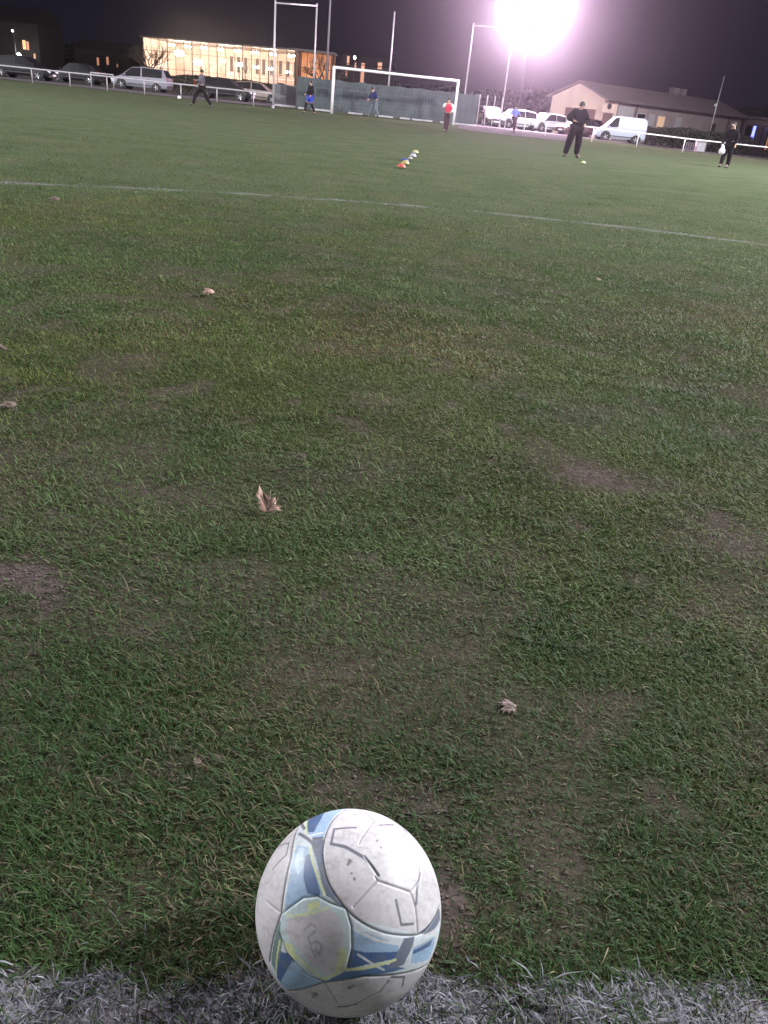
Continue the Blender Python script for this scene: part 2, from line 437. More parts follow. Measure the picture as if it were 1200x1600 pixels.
def pdist(P, line):
    dmin = np.full(len(P), 9.0)
    for a, b_ in zip(line[:-1], line[1:]):
        ab = b_-a; tt = np.clip(((P-a) @ ab)/(ab@ab+1e-12), 0, 1); dmin = np.minimum(dmin, np.hypot(*(P-a-tt[:, None]*ab).T))
    return dmin
def smooth_line(pts, n=6):
    p = [np.array(q, float) for q in pts]; p = [p[0]] + p + [p[-1]]; out = []
    for i in range(1, len(p)-2):
        for k in range(n):
            t_ = k/n; a, b_, c_, d_ = p[i-1], p[i], p[i+1], p[i+2]
            out.append(.5*((2*b_)+(-a+c_)*t_+(2*a-5*b_+4*c_-d_)*t_**2+(-a+3*b_-3*c_+d_)*t_**3))
    out.append(p[-2]); return [tuple(q) for q in out]
circ = smooth_line([(650,128),(560,175),(505,255),(482,370),(505,510),(560,610),(640,705),(740,768),(850,800),(980,800),(1050,735),(1092,650)])
CL = [-1]
WH = (.53,.53,.56); LB = (.30,.45,.62); DB = (.07,.13,.27); GB = (.15,.18,.24); YE = (.60,.68,.38); PW = (.56,.64,.68); GN = (.16,.24,.24)
regions = [
 ([(357,205),(395,180),(640,118),(660,128)] + circ[:38] + [(985,800),(1060,800),(1098,700),(1098,780),(1020,962),(700,1020),(480,1052),(300,1092),(250,1062),(205,945),(265,690),(330,340)], PW),
 ([(395,180),(640,118),(590,150),(520,215),(484,290),(430,300),(400,270)], LB),
 ([(400,185),(490,150),(475,195),(435,268),(402,268)], DB),
 ([(430,300),(484,290)] + circ[16:31] + [(600,668),(490,592),(455,440),(420,330)], GB),
 ([(335,335),(405,345),(430,430),(490,590),(460,602),(380,612),(285,682)], LB),
 ([(355,350),(385,350),(380,450),(350,500),(335,420)], (.45,.62,.74)),
 ([(390,390),(418,380),(470,585),(455,600),(400,585),(380,500)], DB),
 ([(635,765),(880,848),(872,892),(760,897),(636,880)], LB),
 ([(632,878),(700,892),(870,890),(862,925),(720,955),(606,982)], DB),
 ([(490,1047),(600,990),(800,955),(915,975),(700,1018)], (.09,.17,.33)),
 ([(905,820),(960,810),(950,860),(900,960),(800,985),(850,930)], GB),
 ([(950,870),(1062,808),(1062,860),(1030,930),(938,952)], LB),
 ([(955,882),(1055,822),(1040,858),(948,905)], DB),
 ([(985,790),(1050,735),(1088,660),(1092,720),(1060,775),(1010,800)], GB),
 ([(250,888),(312,900),(335,940),(262,1050),(245,1030)], DB),
 ([(322,940),(400,1012),(492,1046),(310,1090),(258,1060)], LB),
 ([(258,720),(275,800),(262,900),(240,1000),(212,950)], GN),
 ([(268,692),(380,612),(482,600),(602,662),(632,760),(626,870),(600,985),(490,1047),(400,1012),(300,900),(258,800)], (.48,.60,.62)),
 ([(300,712),(400,692),(512,660),(565,705),(592,800),(560,960),(500,1012),(420,950),(330,850),(282,785)], WH),
 ([(400,640),(458,622),(468,660),(405,684)], YE),
 ([(568,868),(604,872),(606,940),(545,1005),(560,930)], YE),
 ([(282,842),(318,848),(350,925),(332,935),(290,885)], YE),
]
YEL = [([(412,350),(432,435),(455,500),(490,590)], 9), ([(600,985),(700,977),(860,932)], 10), ([(390,185),(398,275)], 10), ([(258,830),(238,1000)], 8),
       ([(290,695),(330,705),(420,690),(510,662)], 6), ([(280,850),(400,965),(470,1020)], 7), ([(480,1035),(560,1000),(598,970)], 8)]
WHT = [([(340,335),(290,560),(275,680)], 14), ([(400,290),(480,270)], 10), ([(665,905),(760,965),(800,985)], 7), ([(640,770),(760,830),(880,850)], 10)]
SEAM = [(circ, 7, .12), ([(357,210),(315,400),(265,690),(205,945)], 8, .12), ([(300,1092),(480,1052),(700,1018),(1022,958)], 7, .15),
        ([(655,130),(700,165),(750,213),(685,295),(670,330)], 4, .45), ([(700,395),(768,495)], 5, .4), ([(755,500),(765,520),(850,550),(940,580),(965,660),(975,790)], 5, .25),
        ([(762,522),(640,655)], 3, .55), ([(940,580),(985,520),(990,440)], 4, .5), ([(495,1060),(560,1160)], 4, .5), ([(820,1045),(770,1105),(600,1185)], 4, .5),
        ([(185,625),(262,688)], 3, .5), ([(460,602),(530,640),(602,664),(630,755),(634,870),(610,975)], 6, .2), ([(270,690),(380,610),(460,600)], 4, .3),
        ([(258,800),(300,905),(400,1012),(490,1046)], 4, .3), ([(750,213),(800,225)], 3, .4)]
MARK = [([(655,243),(540,252),(525,328)], 8), ([(525,328),(600,345),(700,402),(735,440),(770,490)], 13), ([(775,232),(850,230)], 9), ([(848,210),(885,235),(918,268)], 12),
        ([(232,345),(305,325),(292,385),(250,425),(220,462)], 5), ([(862,622),(890,750),(952,745)], 8), ([(840,1022),(905,1020),(895,1070)], 8),
        ([(990,480),(972,560),(968,640)], 10), ([(358,275),(400,300),(450,345)], 14), ([(430,300),(480,295)], 8), ([(660,1165),(560,1178)], 6), ([(365,215),(385,250)], 16)]
SCUF = [(622,420,14),(612,435,8),(632,482,7),(645,512,9),(765,313,8),(785,348,7),(440,1112,17),(432,1125,10),(620,1078,14),(640,1068,8),(960,320,7),(650,175,9),(840,370,6),(905,285,8)]
LOGO = [([(440,785),(405,815),(418,850),(450,835),(478,858),(462,905),(445,880)], 7), ([(385,775),(420,745),(445,760)], 5), ([(415,860),(445,915)], 5)]
nu, nv = 620, 420
uu, vv = np.meshgrid(np.arange(nu)*2*PI/nu, np.linspace(0.004, PI-.004, nv))
Dl = np.stack([np.sin(vv)*np.cos(uu), np.sin(vv)*np.sin(uu), np.cos(vv)], 2).reshape(-1, 3)
P2 = az_map(Dl); PXS = 1/485.0
colr = np.tile(np.array(WH), (len(Dl), 1)); grv = np.zeros(len(Dl))
for poly, c_ in regions: colr[inside(P2, mp(poly))] = c_
def lay(lines, c_, soft=2.5):
    global colr
    for pts, w in lines:
        a = 1 - smst(w*.5*PXS*1.1, (w*.5+soft)*PXS*1.1, pdist(P2, mp(pts))); colr = colr*(1-a[:, None]) + np.array(c_)*a[:, None]
lay(WHT, (.60,.66,.70)); lay(YEL, YE)
for pts, w, kk in SEAM:
    dd = pdist(P2, mp(pts)); a = (1 - smst(w*.4*PXS, (w*.5+3)*PXS, dd)); colr = colr*(1-a[:, None]*(1-kk)*.85) + np.array([.02,.025,.03])*0
    grv = np.maximum(grv, 1 - smst(0, 11*PXS, dd))
lay(MARK, (.14,.15,.18), 4); lay(LOGO, (.36,.36,.39), 4)
for cx, cy, r_ in SCUF:
    q = mp([(cx, cy)])[0]; dd = np.hypot(*(P2-q).T); wob = fbm(P2[:, 0], P2[:, 1], 40, 2)
    a = (1 - smst(r_*.4*PXS, r_*1.4*PXS, dd*(.6+.9*wob)))*.75; colr = colr*(1-a[:, None]) + np.array([.09,.075,.06])*a[:, None]
# halftone shading printed on the blue bands, grime all over
ht = ((np.sin(P2[:, 0]*260)*np.sin(P2[:, 1]*260)) > .2) & inside(P2, mp([(385,380),(470,400),(480,600),(400,590)]))
colr[ht] = colr[ht]*.6 + np.array([.25,.42,.62])*.25
dirt = fbm(P2[:, 0]*1.0, P2[:, 1], 4, 4)*.5 + fbm(P2[:, 0], P2[:, 1], 30, 3)*.5
colr *= (1 - .24*np.clip((dirt-.42)*3, 0, 1))[:, None]*np.array([1, .985, .96])
low = np.clip(-Dl[:, 2]-.1, 0, 1)[:, None]; 
smear = np.clip((fbm(P2[:, 0]*1.0+2, P2[:, 1]*3.2+5, 5, 4)-.58)*5, 0, 1)[:, None]*.30; colr = colr*(1-smear) + np.array([.20,.19,.14])*smear
mudm = np.clip((fbm(Dl[:, 0]+3, Dl[:, 1]+Dl[:, 2], 9, 3)-.45)*4, 0, 1)[:, None]*low*.5
colr = colr*(1-mudm) + np.array([.12,.10,.075])*mudm
Rr = BR*(1 - .008*grv) 
Vb = Dl*Rr[:, None]
I = (np.arange(nv-1)[:, None]*nu + np.arange(nu)[None]); J = (np.arange(nv-1)[:, None]*nu + (np.arange(nu)[None]+1) % nu)
Fb = np.stack([I.ravel(), (I+nu).ravel(), (J+nu).ravel(), J.ravel()], 1)
Vb = np.concatenate([Vb, [[0, 0, BR], [0, 0, -BR]]]); colr = np.concatenate([colr, [WH, WH]])
Tc = np.concatenate([np.stack([np.full(nu, len(Vb)-2), I[0], J[0]], 1), np.stack([np.full(nu, len(Vb)-1), J[-1]+nu, I[-1]+nu], 1)])
fm = bpy.data.materials.new('ball_print'); fm.use_nodes = True; t = fm.node_tree; p = t.nodes['Principled BSDF']
a = t.nodes.new('ShaderNodeAttribute'); a.attribute_name = 'print'; t.links.new(a.outputs['Color'], p.inputs['Base Color'])
p.inputs['Roughness'].default_value = .5; p.inputs['Coat Weight'].default_value = .10; p.inputs['Coat Roughness'].default_value = .35
n_ = t.nodes.new('ShaderNodeTexNoise'); n_.inputs['Scale'].default_value = 900; tcc = t.nodes.new('ShaderNodeTexCoord'); t.links.new(tcc.outputs['Object'], n_.inputs['Vector'])
b = t.nodes.new('ShaderNodeBump'); b.inputs['Strength'].default_value = .12; b.inputs['Distance'].default_value = .001; t.links.new(n_.outputs[0], b.inputs['Height']); t.links.new(b.outputs[0], p.inputs['Normal'])
me = np_mesh('football', Vb, [Fb, Tc], [fm]); cattr(me, 'print', np.concatenate([colr, np.ones((len(colr), 1))], 1))
ball = bpy.data.objects.new('football', me); COL.objects.link(ball); ball.location = BC
tag(ball, 'large scuffed white football with blue bands and yellow-green accents on the near white line', 'ball')

# ------------------------------------------------------------------ dead leaves
mat('leaf_tan', (.44, .28, .22), .7, var=.2, scale=60, bump=.3)
mat('leaf_grey', (.20, .15, .13), .75, var=.25, scale=60, bump=.3)
mat('leaf_dark', (.13, .095, .075), .8, var=.3, scale=60, bump=.3)
def leaf(name_label, loc, outline, size, pitch, yaw, curl, m, thick=.0008, roll=0, stalk=True):
    n = len(outline); cx = sum(q[0] for q in outline)/n; cy = sum(q[1] for q in outline)/n
    K = 7; vs = []; fs = []
    def P(x, y): return (x*size, y*size, curl*size*(x*x*.9 + .5*y*y) + .05*size*math.sin(x*9+y*5))
    for s_ in (0, 1):
        b0 = len(vs); vs.append(P(cx, cy))
        for k in range(1, K+1):
            for q in outline: vs.append(P(cx+(q[0]-cx)*k/K, cy+(q[1]-cy)*k/K))
        if s_: vs[b0:] = [(x, y, z-thick) for x, y, z in vs[b0:]]
        for i in range(n):
            f = (b0, b0+1+i, b0+1+(i+1) % n); fs.append(f if not s_ else f[::-1])
            for k in range(K-1):
                f = (b0+1+k*n+i, b0+1+(k+1)*n+i, b0+1+(k+1)*n+(i+1) % n, b0+1+k*n+(i+1) % n); fs.append(f if not s_ else f[::-1])
    h = len(vs)//2
    for i in range(n):
        a_ = 1+(K-1)*n+i; b2 = 1+(K-1)*n+(i+1) % n; fs.append((a_, a_+h, b2+h, b2))
    root = empty('fallen_leaf', loc, 0, name_label, 'leaf', 'dead leaves lying on the grass')
    root.rotation_euler = (pitch, roll, yaw)
    MB().add(vs, fs).build('leaf_blade', m, root, smooth=True)
    vb = MB()
    for q in ((0, .9), (.55, .45), (-.55, .5)):
        vb.tube([P(0, -.45)[:2] + (P(0, -.45)[2]+.0006,), (P(q[0]*.45, (q[1]-.45)/2)[0], P(0, (q[1]-.45)/2)[1], P(q[0]*.45, (q[1]-.45)/2)[2]+.0008), (P(*q)[0]*.85, P(*q)[1]*.85, P(q[0]*.85, q[1]*.85)[2]+.0006)], .0007*size/.05, 4)
    vb.build('vein', M('leaf_grey'), root)
    if stalk: MB().tube([P(0, -.5), (0, -.75*size, .1*size), (.08*size, -1.1*size, .0)], .0009*size/.05, 5).build('stalk', M('leaf_grey'), root)
    return root
PLANE = [(0,1.0),(.12,.62),(.30,.66),(.25,.38),(.62,.62),(.60,.40),(.88,.40),(.62,.12),(.70,-.10),(.42,-.16),(.40,-.42),(.14,-.38),(0,-.5),(-.16,-.38),(-.42,-.40),(-.40,-.16),(-.74,-.08),(-.60,.14),(-.90,.42),(-.60,.42),(-.62,.66),(-.26,.38),(-.30,.68),(-.12,.62)]
BIGL = [(-.62,.98),(-.42,.62),(-.12,.38),(.20,.30),(.26,.40),(.36,.12),(.34,-.02),(.46,-.12),(.66,-.10),(.52,-.24),(.68,-.36),(.38,-.40),(0,-.52),(-.34,-.54),(-.46,-.30),(-.44,-.14),(-.64,-.10),(-.50,.0),(-.56,.20),(-.72,.34),(-.64,.56)]
q = at(420, 802); leaf('large pinkish tan lobed leaf standing upright in the grass left of centre', q+Vector((0, 0, .028)), BIGL, .050, math.radians(36), .05, .10, M('leaf_tan'), stalk=False)
q = at(797, 1110); leaf('dull grey-brown curled leaf on the grass up and right of the big ball', q+Vector((0, 0, .010)), PLANE, .025, math.radians(14), 1.3, -.5, mat('leaf_fawn', (.19, .14, .12), .75, var=.2, scale=60))
q = at(330, 464); leaf('small pale arched leaf, the lone one in the upper left grass', q+Vector((0, 0, .035)), PLANE, .046, math.radians(25), 1.5, -1.0, M('leaf_tan'))
q = at(16, 640); leaf('brown crumpled leaf lying at the left edge of the picture', q+Vector((0, 0, .018)), PLANE, .034, math.radians(15), .9, -.5, M('leaf_dark'))
q = at(6, 552); leaf('pale bent leaf cut by the left edge, above the crumpled brown one', q+Vector((0, 0, .018)), PLANE, .032, math.radians(20), 2.0, .4, M('leaf_dark'))
q = at(86, 316); leaf('tan leaf just beyond the curved white line at far left', q+Vector((0, 0, .03)), PLANE, .05, math.radians(30), .4, -.5, M('leaf_dark'))
q = at(310, 1197); leaf('small purplish-brown leaf scrap in the grass up and left of the big ball', q+Vector((0, 0, .010)), PLANE, .010, math.radians(8), 2.4, .5, M('leaf_dark'))
q = at(475, 719); leaf('little tan leaf scrap just above and right of the upright leaf', q+Vector((0, 0, .012)), PLANE, .012, math.radians(15), .3, .4, M('leaf_dark'))
q = at(936, 441); leaf('tiny pale leaf alone on the upper right of the grass', q+Vector((0, 0, .02)), PLANE, .026, math.radians(30), 1.0, -.4, M('leaf_tan'))
q = at(821, 341); leaf('tiny pale leaf lying against the curved white line at right', q+Vector((0, 0, .02)), PLANE, .035, math.radians(30), 2.0, -.4, M('leaf_tan'))

# ------------------------------------------------------------------ disc cones
for nm, c_ in (('cone_red', (.62,.12,.08)), ('cone_yellow', (.50,.42,.16)), ('cone_blue', (.05,.07,.25)), ('cone_white', (.45,.44,.47)), ('cone_lemon', (.48,.47,.25))): mat(nm, c_, .5, var=.06)
def cone(px, py, m, label, r=.082, h=.058):
    q = at(px, py); o = MB()
    o.lathe([(r, 0), (r, .006), (r*.97, .010), (r*.72, h*.55), (r*.45, h), (r*.38, h), (r*.40, h-.006), (r*.68, h*.5), (r*.9, .004)], n=28).build('disc_cone', m, smooth=True, loc=q)
    o = COL.objects[-1]; o.location.z += .02
    return tag(o, label, 'cone', 'disc cones on the pitch')
cone(627, 263, M('cone_red'), 'orange-red disc cone, nearest of the row in front of the goal')
cone(633, 257.5, M('cone_yellow'), 'yellow disc cone just behind the orange-red one')
cone(632, 252, M('cone_blue'), 'dark blue disc cone between the yellow and the white one', r=.09, h=.035)
cone(645, 246, M('cone_white'), 'white disc cone in the row in front of the goal')
cone(641, 249.5, M('cone_white'), 'white disc cone tipped low beside the dark blue one', r=.05, h=.03)
cone(649, 240, M('cone_lemon'), 'pale lemon disc cone, farthest of the row')
cone(646, 242.5, M('cone_blue'), 'small dark blue disc cone under the pale lemon one', r=.07, h=.03)
cone(911, 256, M('cone_lemon'), 'lone yellow-green disc cone at the feet of the man in black')

# ------------------------------------------------------------------ goal
gl, gr = pos(518, 56.3), pos(708, 58.8)
gh = top(gl, 105); gh2 = top(gr, 126.5)
goal = empty('football_goal', (gl+gr)/2, 0, 'white football goal on the far side of the pitch', 'goal')
def L(o, p): return Vector(p) - o.location
hg = (gh+gh2)/2
for b_ in (gl, gr): MB().tube([L(goal, b_), L(goal, b_+Vector((0, 0, hg+.06)))], .085, 12).build('goalpost', M('white_paint'), goal, smooth=True)
MB().tube([L(goal, gl+Vector((-.06, 0, hg))), L(goal, gr+Vector((.06, 0, hg)))], .08, 12).build('crossbar', M('white_paint'), goal, smooth=True)
bk = (gr-gl).normalized(); bk = Vector((-bk.y, bk.x, 0))
for b_ in (gl, gr):
    st = MB(); st.tube([L(goal, b_+Vector((0,0,hg))), L(goal, b_+bk*.7+Vector((0,0,hg-.05)))], .03, 6); st.build('net_bracket', M('galvanised'), goal)
mat('net', (.30,.30,.32), .8, var=0)
nb = MB()
for k in range(41):
    f = k/40; a_ = gl.lerp(gr, f); nb.tube([L(goal, a_+Vector((0,0,hg))), L(goal, a_+bk*.7+Vector((0,0,hg-.05))), L(goal, a_+bk*1.5+Vector((0,0,.02)))], .0016, 3, cap=False)
for k in range(12):
    z_ = hg-.05 - k*(hg-.1)/11; dd = .7 + .8*k/11; nb.tube([L(goal, gl+bk*dd+Vector((0,0,z_))), L(goal, gr+bk*dd+Vector((0,0,z_)))], .0016, 3, cap=False)
nb.build('net', M('net'), goal)

# ------------------------------------------------------------------ tall ball-stop frames and poles
def pole_frame(label, pa, pb, ytop, r=.05, ytop2=None):
    root = empty('ball_stop_frame', (pa+pb)/2, 0, label, 'post frame', 'tall ball-stop posts behind the goal')
    h = top(pa, ytop)
    h2 = top(pb, ytop2 if ytop2 is not None else ytop)
    for b_, h_ in ((pa, h), (pb, h2)): MB().tube([L(root, b_), L(root, b_+Vector((0,0,h_)))], r, 10).build('pole', M('rail_paint'), root, smooth=True)
    MB().tube([L(root, pa+Vector((0,0,h-.15))), L(root, pb+Vector((0,0,h2-.15)))], r*.8, 8).build('top_bar', M('rail_paint'), root, smooth=True)
    for b_ in (pa, pb): MB().lathe([(r+.03, 0), (r+.03, .12), (r+.005, .15)], L(root, b_), 12).build('ground_socket', M('galvanised'), root)
pole_frame('tall white two-post frame left of the goal, in front of the lit hall', pos(426.5, 55), pos(488, 61.5), 0, .055, 5)
pole_frame('tall white two-post frame right of the goal, under the floodlight', pos(720.5, 66), pos(780, 66), 36, .055, 40)
pq = pos(603, 66); o = MB().tube([(0,0,0), (0,0,top(pq, 18))], .055, 10).lathe([(.1,0),(.1,.1),(.06,.14)], n=12).build('net_pole', M('rail_paint'), smooth=True, loc=pq)
tag(o, 'single tall white pole rising behind the middle of the goal', 'pole', 'tall ball-stop posts behind the goal')

# ------------------------------------------------------------------ green screen behind the goal
def screen_mat():
    m = bpy.data.materials.new('green_screen'); m.use_nodes = True; t = m.node_tree; p = t.nodes['Principled BSDF']
    g = t.nodes.new('ShaderNodeTexCoord'); n = t.nodes.new('ShaderNodeTexNoise'); n.inputs['Scale'].default_value = 1.3; n.inputs['Detail'].default_value = 5; t.links.new(g.outputs['Object'], n.inputs['Vector'])
    r = t.nodes.new('ShaderNodeValToRGB'); r.color_ramp.elements[0].position = .3; r.color_ramp.elements[0].color = (.040,.055,.060,1); r.color_ramp.elements[1].position = .72; r.color_ramp.elements[1].color = (.070,.090,.095,1)
    t.links.new(n.outputs[0], r.inputs[0]); t.links.new(r.outputs[0], p.inputs['Base Color']); p.inputs['Roughness'].default_value = .75
    MATS['green_screen'] = m; return m
screen_mat(); mat('dull_grey', (.11,.10,.11), .8); mat('slat_grey', (.13,.13,.15), .7); mat('print_dark', (.02,.035,.05), .7)
sa, sb = pos(463, 59.5), pos(742, 62.5)
fence = empty('screen_fence', (sa+sb)/2, 0, 'long green windbreak screen with dark lettering behind the goal', 'fence')
u = (sb-sa); Lf = u.length; u.normalize(); nrm = Vector((u.y, -u.x, 0))
ha, hb = top(sa, 118.5), top(sb, 148)
NX, NZ = 150, 14; vs = []; fs = []
for side in (0, 1):
    for i in range(NX+1):
        f = i/NX; base = sa.lerp(sb, f); hh = (ha*(1-f)+hb*f) - .05*abs(math.sin(f*PI*9)) + .02*math.sin(f*40) 
        for k in range(NZ+1):
            zf = k/NZ; wv = .05*math.sin(f*55+zf*2)+.03*math.sin(f*131+1)
            q = base + nrm*(wv + (.004 if side else 0)); vs.append(L(fence, (q.x, q.y, base.z + .06 + (hh-.06)*zf)))
for side in (0, 1):
    o_ = side*(NX+1)*(NZ+1)
    for i in range(NX):
        for k in range(NZ):
            a_ = o_+i*(NZ+1)+k; f_ = (a_, a_+NZ+1, a_+NZ+2, a_+1); fs.append(f_ if side == 0 else f_[::-1])
MB().add(vs, fs).build('green_screen', M('green_screen'), fence, smooth=True)
for k in range(10):
    b_ = sa.lerp(sb, k/9)-nrm*.13; MB().tube([L(fence, b_), L(fence, b_+Vector((0,0,ha*(1-k/9)+hb*k/9+.05)))], .03, 8).build('post', M('dark_metal'), fence)
for a_, b_ in ((465,476),(489,517),(540,562),(582,609),(620,636),(639,671),(684,693),(702,742)):
    fa, fb = (a_-463)/279, (b_-463)/279; pa, pb = sa.lerp(sb, fa)+nrm*.3, sa.lerp(sb, fb)+nrm*.3; pa.z = g1(pa.x, pa.y); pb.z = g1(pb.x, pb.y)
    c_ = (pa+pb)/2; MB().box(L(fence, c_+Vector((0,0,.05))), ((pb-pa).length, .16, .12), math.atan2(u.y, u.x)).build('kerb', M('rail_paint'), fence, bevel=.02)
#                                        # the screen's worn, unreadable printed line
for x0, x1, zc, hh in ((493,513,.62,.30),(532,566,.58,.42),(647,671,.66,.36),(690,704,.62,.34)):
    k = x0; lb = MB()
    while k < x1:
        w = random.uniform(2.2, 4.2); f = (k-463)/279; base = sa.lerp(sb, f)+nrm*.10; H_ = ha*(1-f)+hb*f; ww = w/279*Lf*.8; zz = base.z+H_*zc
        an = math.atan2(u.y, u.x)
        lb.box(L(fence, base+Vector((0,0,H_*zc))), (.06, .006, hh), an)
        kind = random.randint(0, 3)
        if kind != 1: lb.box(L(fence, base+u*ww*.5+Vector((0,0,H_*zc+hh*.42))), (ww, .007, .06), an)
        if kind != 0: lb.box(L(fence, base+u*ww*.45+Vector((0,0,H_*zc))), (ww*.8, .007, .05), an)
        if kind > 1: lb.box(L(fence, base+u*ww*.9+Vector((0,0,H_*zc-.02))), (.06, .0065, hh*.9), an)
        k += w*1.35
    lb.build('lettering', M('print_dark'), fence)


def slat_fence(label, px0, px1, Y, ytop0, ytop1, gap, th, m, npost=3):
    a_, b_ = pos(px0, Y), pos(px1, Y+.8); root = empty('slatted_fence', (a_+b_)/2, 0, label, 'fence')
    h = (top(a_, ytop0)+top(b_, ytop1))/2; n = int(h/gap); s_ = MB(); an = math.atan2(b_.y-a_.y, b_.x-a_.x)
    for k in range(n): s_.box(L(root, (a_+b_)/2+Vector((0,0,.1+k*gap))), ((b_-a_).length, .02, th), an)
    s_.build('slats', m, root)
    for k in range(npost): q = a_.lerp(b_, k/(npost-1)); MB().box(L(root, q+Vector((0,.05,h/2))), (.06, .06, h), an).build('post', M('galvanised'), root)
    return root
r_ = slat_fence('grey slatted fence panel left of the green screen', 428, 462, 60.3, 131, 135, .12, .105, M('slat_grey'))
MB().box((0,-.25,.06), (1.5,.2,.14), .05).build('kerb', M('rail_paint'), r_, bevel=.02)
slat_fence('see-through wire fence between the green screen and the right post frame', 744, 779, 63.5, 147, 152, .24, .010, M('dull_grey'), 4)

# ------------------------------------------------------------------ pitch-side rails
RAILM = 'rail_paint'
def barrier(label, pts, h, ext0=None, ext1=None):
    root = empty('pitch_barrier', pts[len(pts)//2], 0, label, 'barrier', 'white rails round the pitch')
    line = ([ext0] if ext0 else []) + pts + ([ext1] if ext1 else [])
    MB().tube([L(root, q+Vector((0,0,h))) for q in line], .042, 8).build('rail', M(RAILM), root, smooth=True)
    for q in pts:
        MB().tube([L(root, q-Vector((0,0,.05))), L(root, q+Vector((0,0,h)))], .03, 8).build('post', M(RAILM), root, smooth=True)
    return root
barrier('long white rail in front of the parked cars at far left', [pos(px, 54.6+.03*i) for i, px in enumerate((-8, 51, 110, 168, 226, 283, 339, 396))], .80, pos(-60, 54.5), pos(424, 55))
barrier('short white rail just in front of the silver car\'s nose', [pos(143, 60), pos(178, 60)], .86)
RAILM = 'white_paint'
barrier('long white rail at right running past the white van', [pos(px, Y_) for px, Y_ in ((788,58.5),(818,57.2),(851,56),(924,55.5),(994,56.2),(1066,57),(1138,57.8),(1212,58.6))], .82, None, pos(1260, 59))

# ------------------------------------------------------------------ floodlight masts
mat('lamp_lens', (1, .92, 1), .3, var=0, emit=170, ecol=(1, .70, .95))
mat('lens_side', (1, .98, .96), .3, var=0, emit=80, ecol=(1, .96, .95))
def mast(loc, h, aim, label, lens, nlamp=4, size=.85, tilt=.25, rows=2, pr=1.0):
    root = empty('floodlight_mast', loc, aim, label, 'floodlight', 'floodlight masts around the pitch')
    MB().tube([(0,0,0), (0,0,h*.5), (0,0,h)], [.15*pr, .11*pr, .08*pr], 12).build('pole', M('dark_metal'), root, smooth=True)
    MB().lathe([(.3,0),(.3,.08),(.17,.12)], n=12).build('base_plate', M('galvanised'), root)
    for row, z in [(k_, h-.1-k_*size*1.02) for k_ in range(rows)]:
        MB().box((0, -.12, z), (nlamp*size*1.15, .1, .1)).build('cross_arm', M('galvanised'), root)
        for k in range(nlamp if row != 1 or rows < 3 else nlamp+1):
            nn_ = nlamp if row != 1 or rows < 3 else nlamp+1
            x = (k-(nn_-1)/2)*size*1.03; q = size*.5
            hb_ = MB().lathe([(q*.45, -.05), (q*.75, -.14), (q*1.0, -.34), (q*1.02, -.38), (q*.96, -.38), (q*.94, -.33)], (x, 0, z), 20, 'y').build('lamp_housing', M('dark_metal'), root, smooth=True)
            MB().lathe([(q*.92, -.385), (q*.6, -.41), (q*.1, -.42)], (x, 0, z), 20, 'y').build('lens', lens, hb_, smooth=True)
    return root
def spot(loc, target, watts, col, ang=120, r=.6, name='floodlight_beam'):
    ld = bpy.data.lights.new(name, 'SPOT'); ld.energy = watts; ld.color = col; ld.spot_size = math.radians(ang); ld.spot_blend = .5; ld.shadow_soft_size = r
    o = bpy.data.objects.new(name, ld); COL.objects.link(o); o.location = loc
    o.rotation_euler = (Vector(target)-Vector(loc)).to_track_quat('-Z', 'Y').to_euler(); return o
FY = 78.0
fp = pos(805, FY); fh = top(fp, 2)
mast(fp, fh, 0, 'lit floodlight mast glaring over the car park at top right', M('lamp_lens'), 3, 1.2, .25, 3, .7)  # lamps enlarged and clustered to take the outline of the glare
spot(fp+Vector((0, -1.6, fh-.6)), (0, 0, 1.2), 80000, (1, .68, .93), 150, .9)
for lx, ly, lh, wts, lab in ((27, 10, 18, 53000, 'tall floodlight mast right of the halfway line, outside the picture'), (28, 30, 18, 64000, 'tall floodlight mast on the right touchline, outside the picture'),  # unseen masts; right pair placed by the ball's highlights, the rest added as fill
                        (-32, 18, 17, 29000, 'added fill floodlight mast on the left touchline, outside the picture'),  # weaker fill, added to even the light
                        (-14, -40, 17, 13000, 'added unseen fill floodlight mast far behind the photographer'),  # added to brighten the camera side of the ball
                        (-62, 30, 19, 130000, 'added floodlight mast at the left far corner, outside the picture'), (44, 50, 17, 12000, 'added floodlight mast at the right far corner, outside the picture')):  # corner masts added to brighten the gable and the far grass
    aim = math.atan2(-lx, ly-12) if False else math.atan2(lx, -(ly-12))
    mast((lx, ly, g1(lx, ly)), lh, math.atan2(-lx, 0) * -1 if False else (PI/2 if lx < 0 else -PI/2), lab, M('lens_side'), 3, .7)
    s_ = 1 if lx > 0 else -1
    spot((lx-s_*1.2, ly, lh), (lx*-.15, (ly+8 if ly < 40 else ly+6) if ly > 0 else 0, 0), wts, (.97, .95, 1.0), 150, .8)
dp = pos(507.5, 72); o_ = empty('lighting_column', dp, 0, 'tall dull grey unlit lighting column just left of the goal', 'pole')
MB().tube([(0,0,0),(0,0,6),(0,0,13)], [.10,.08,.06], 10).build('pole', mat('column_grey', (.13,.13,.13), .6), o_, smooth=True)
MB().box((0,-.1,12.9), (1.6,.12,.12)).build('cross_arm', M('galvanised'), o_)
for k in (-.5, .5): MB().box((k,-.3,13.0), (.5,.3,.4)).build('lamp_housing', M('dark_metal'), o_, bevel=.04)
# leaning slim pole at right
lp = pos(1101.5, 78); o_ = empty('flag_pole', lp, 0, 'slim bare pole standing before the low house at right', 'pole')
hh = top(lp, 119); MB().tube([(0,0,0),(0,0,hh)], [.055,.035], 8).build('pole', M('galvanised'), o_, smooth=True)
MB().box((-.12,0,hh*.62), (.2,.12,.22)).build('junction_box', M('galvanised'), o_)

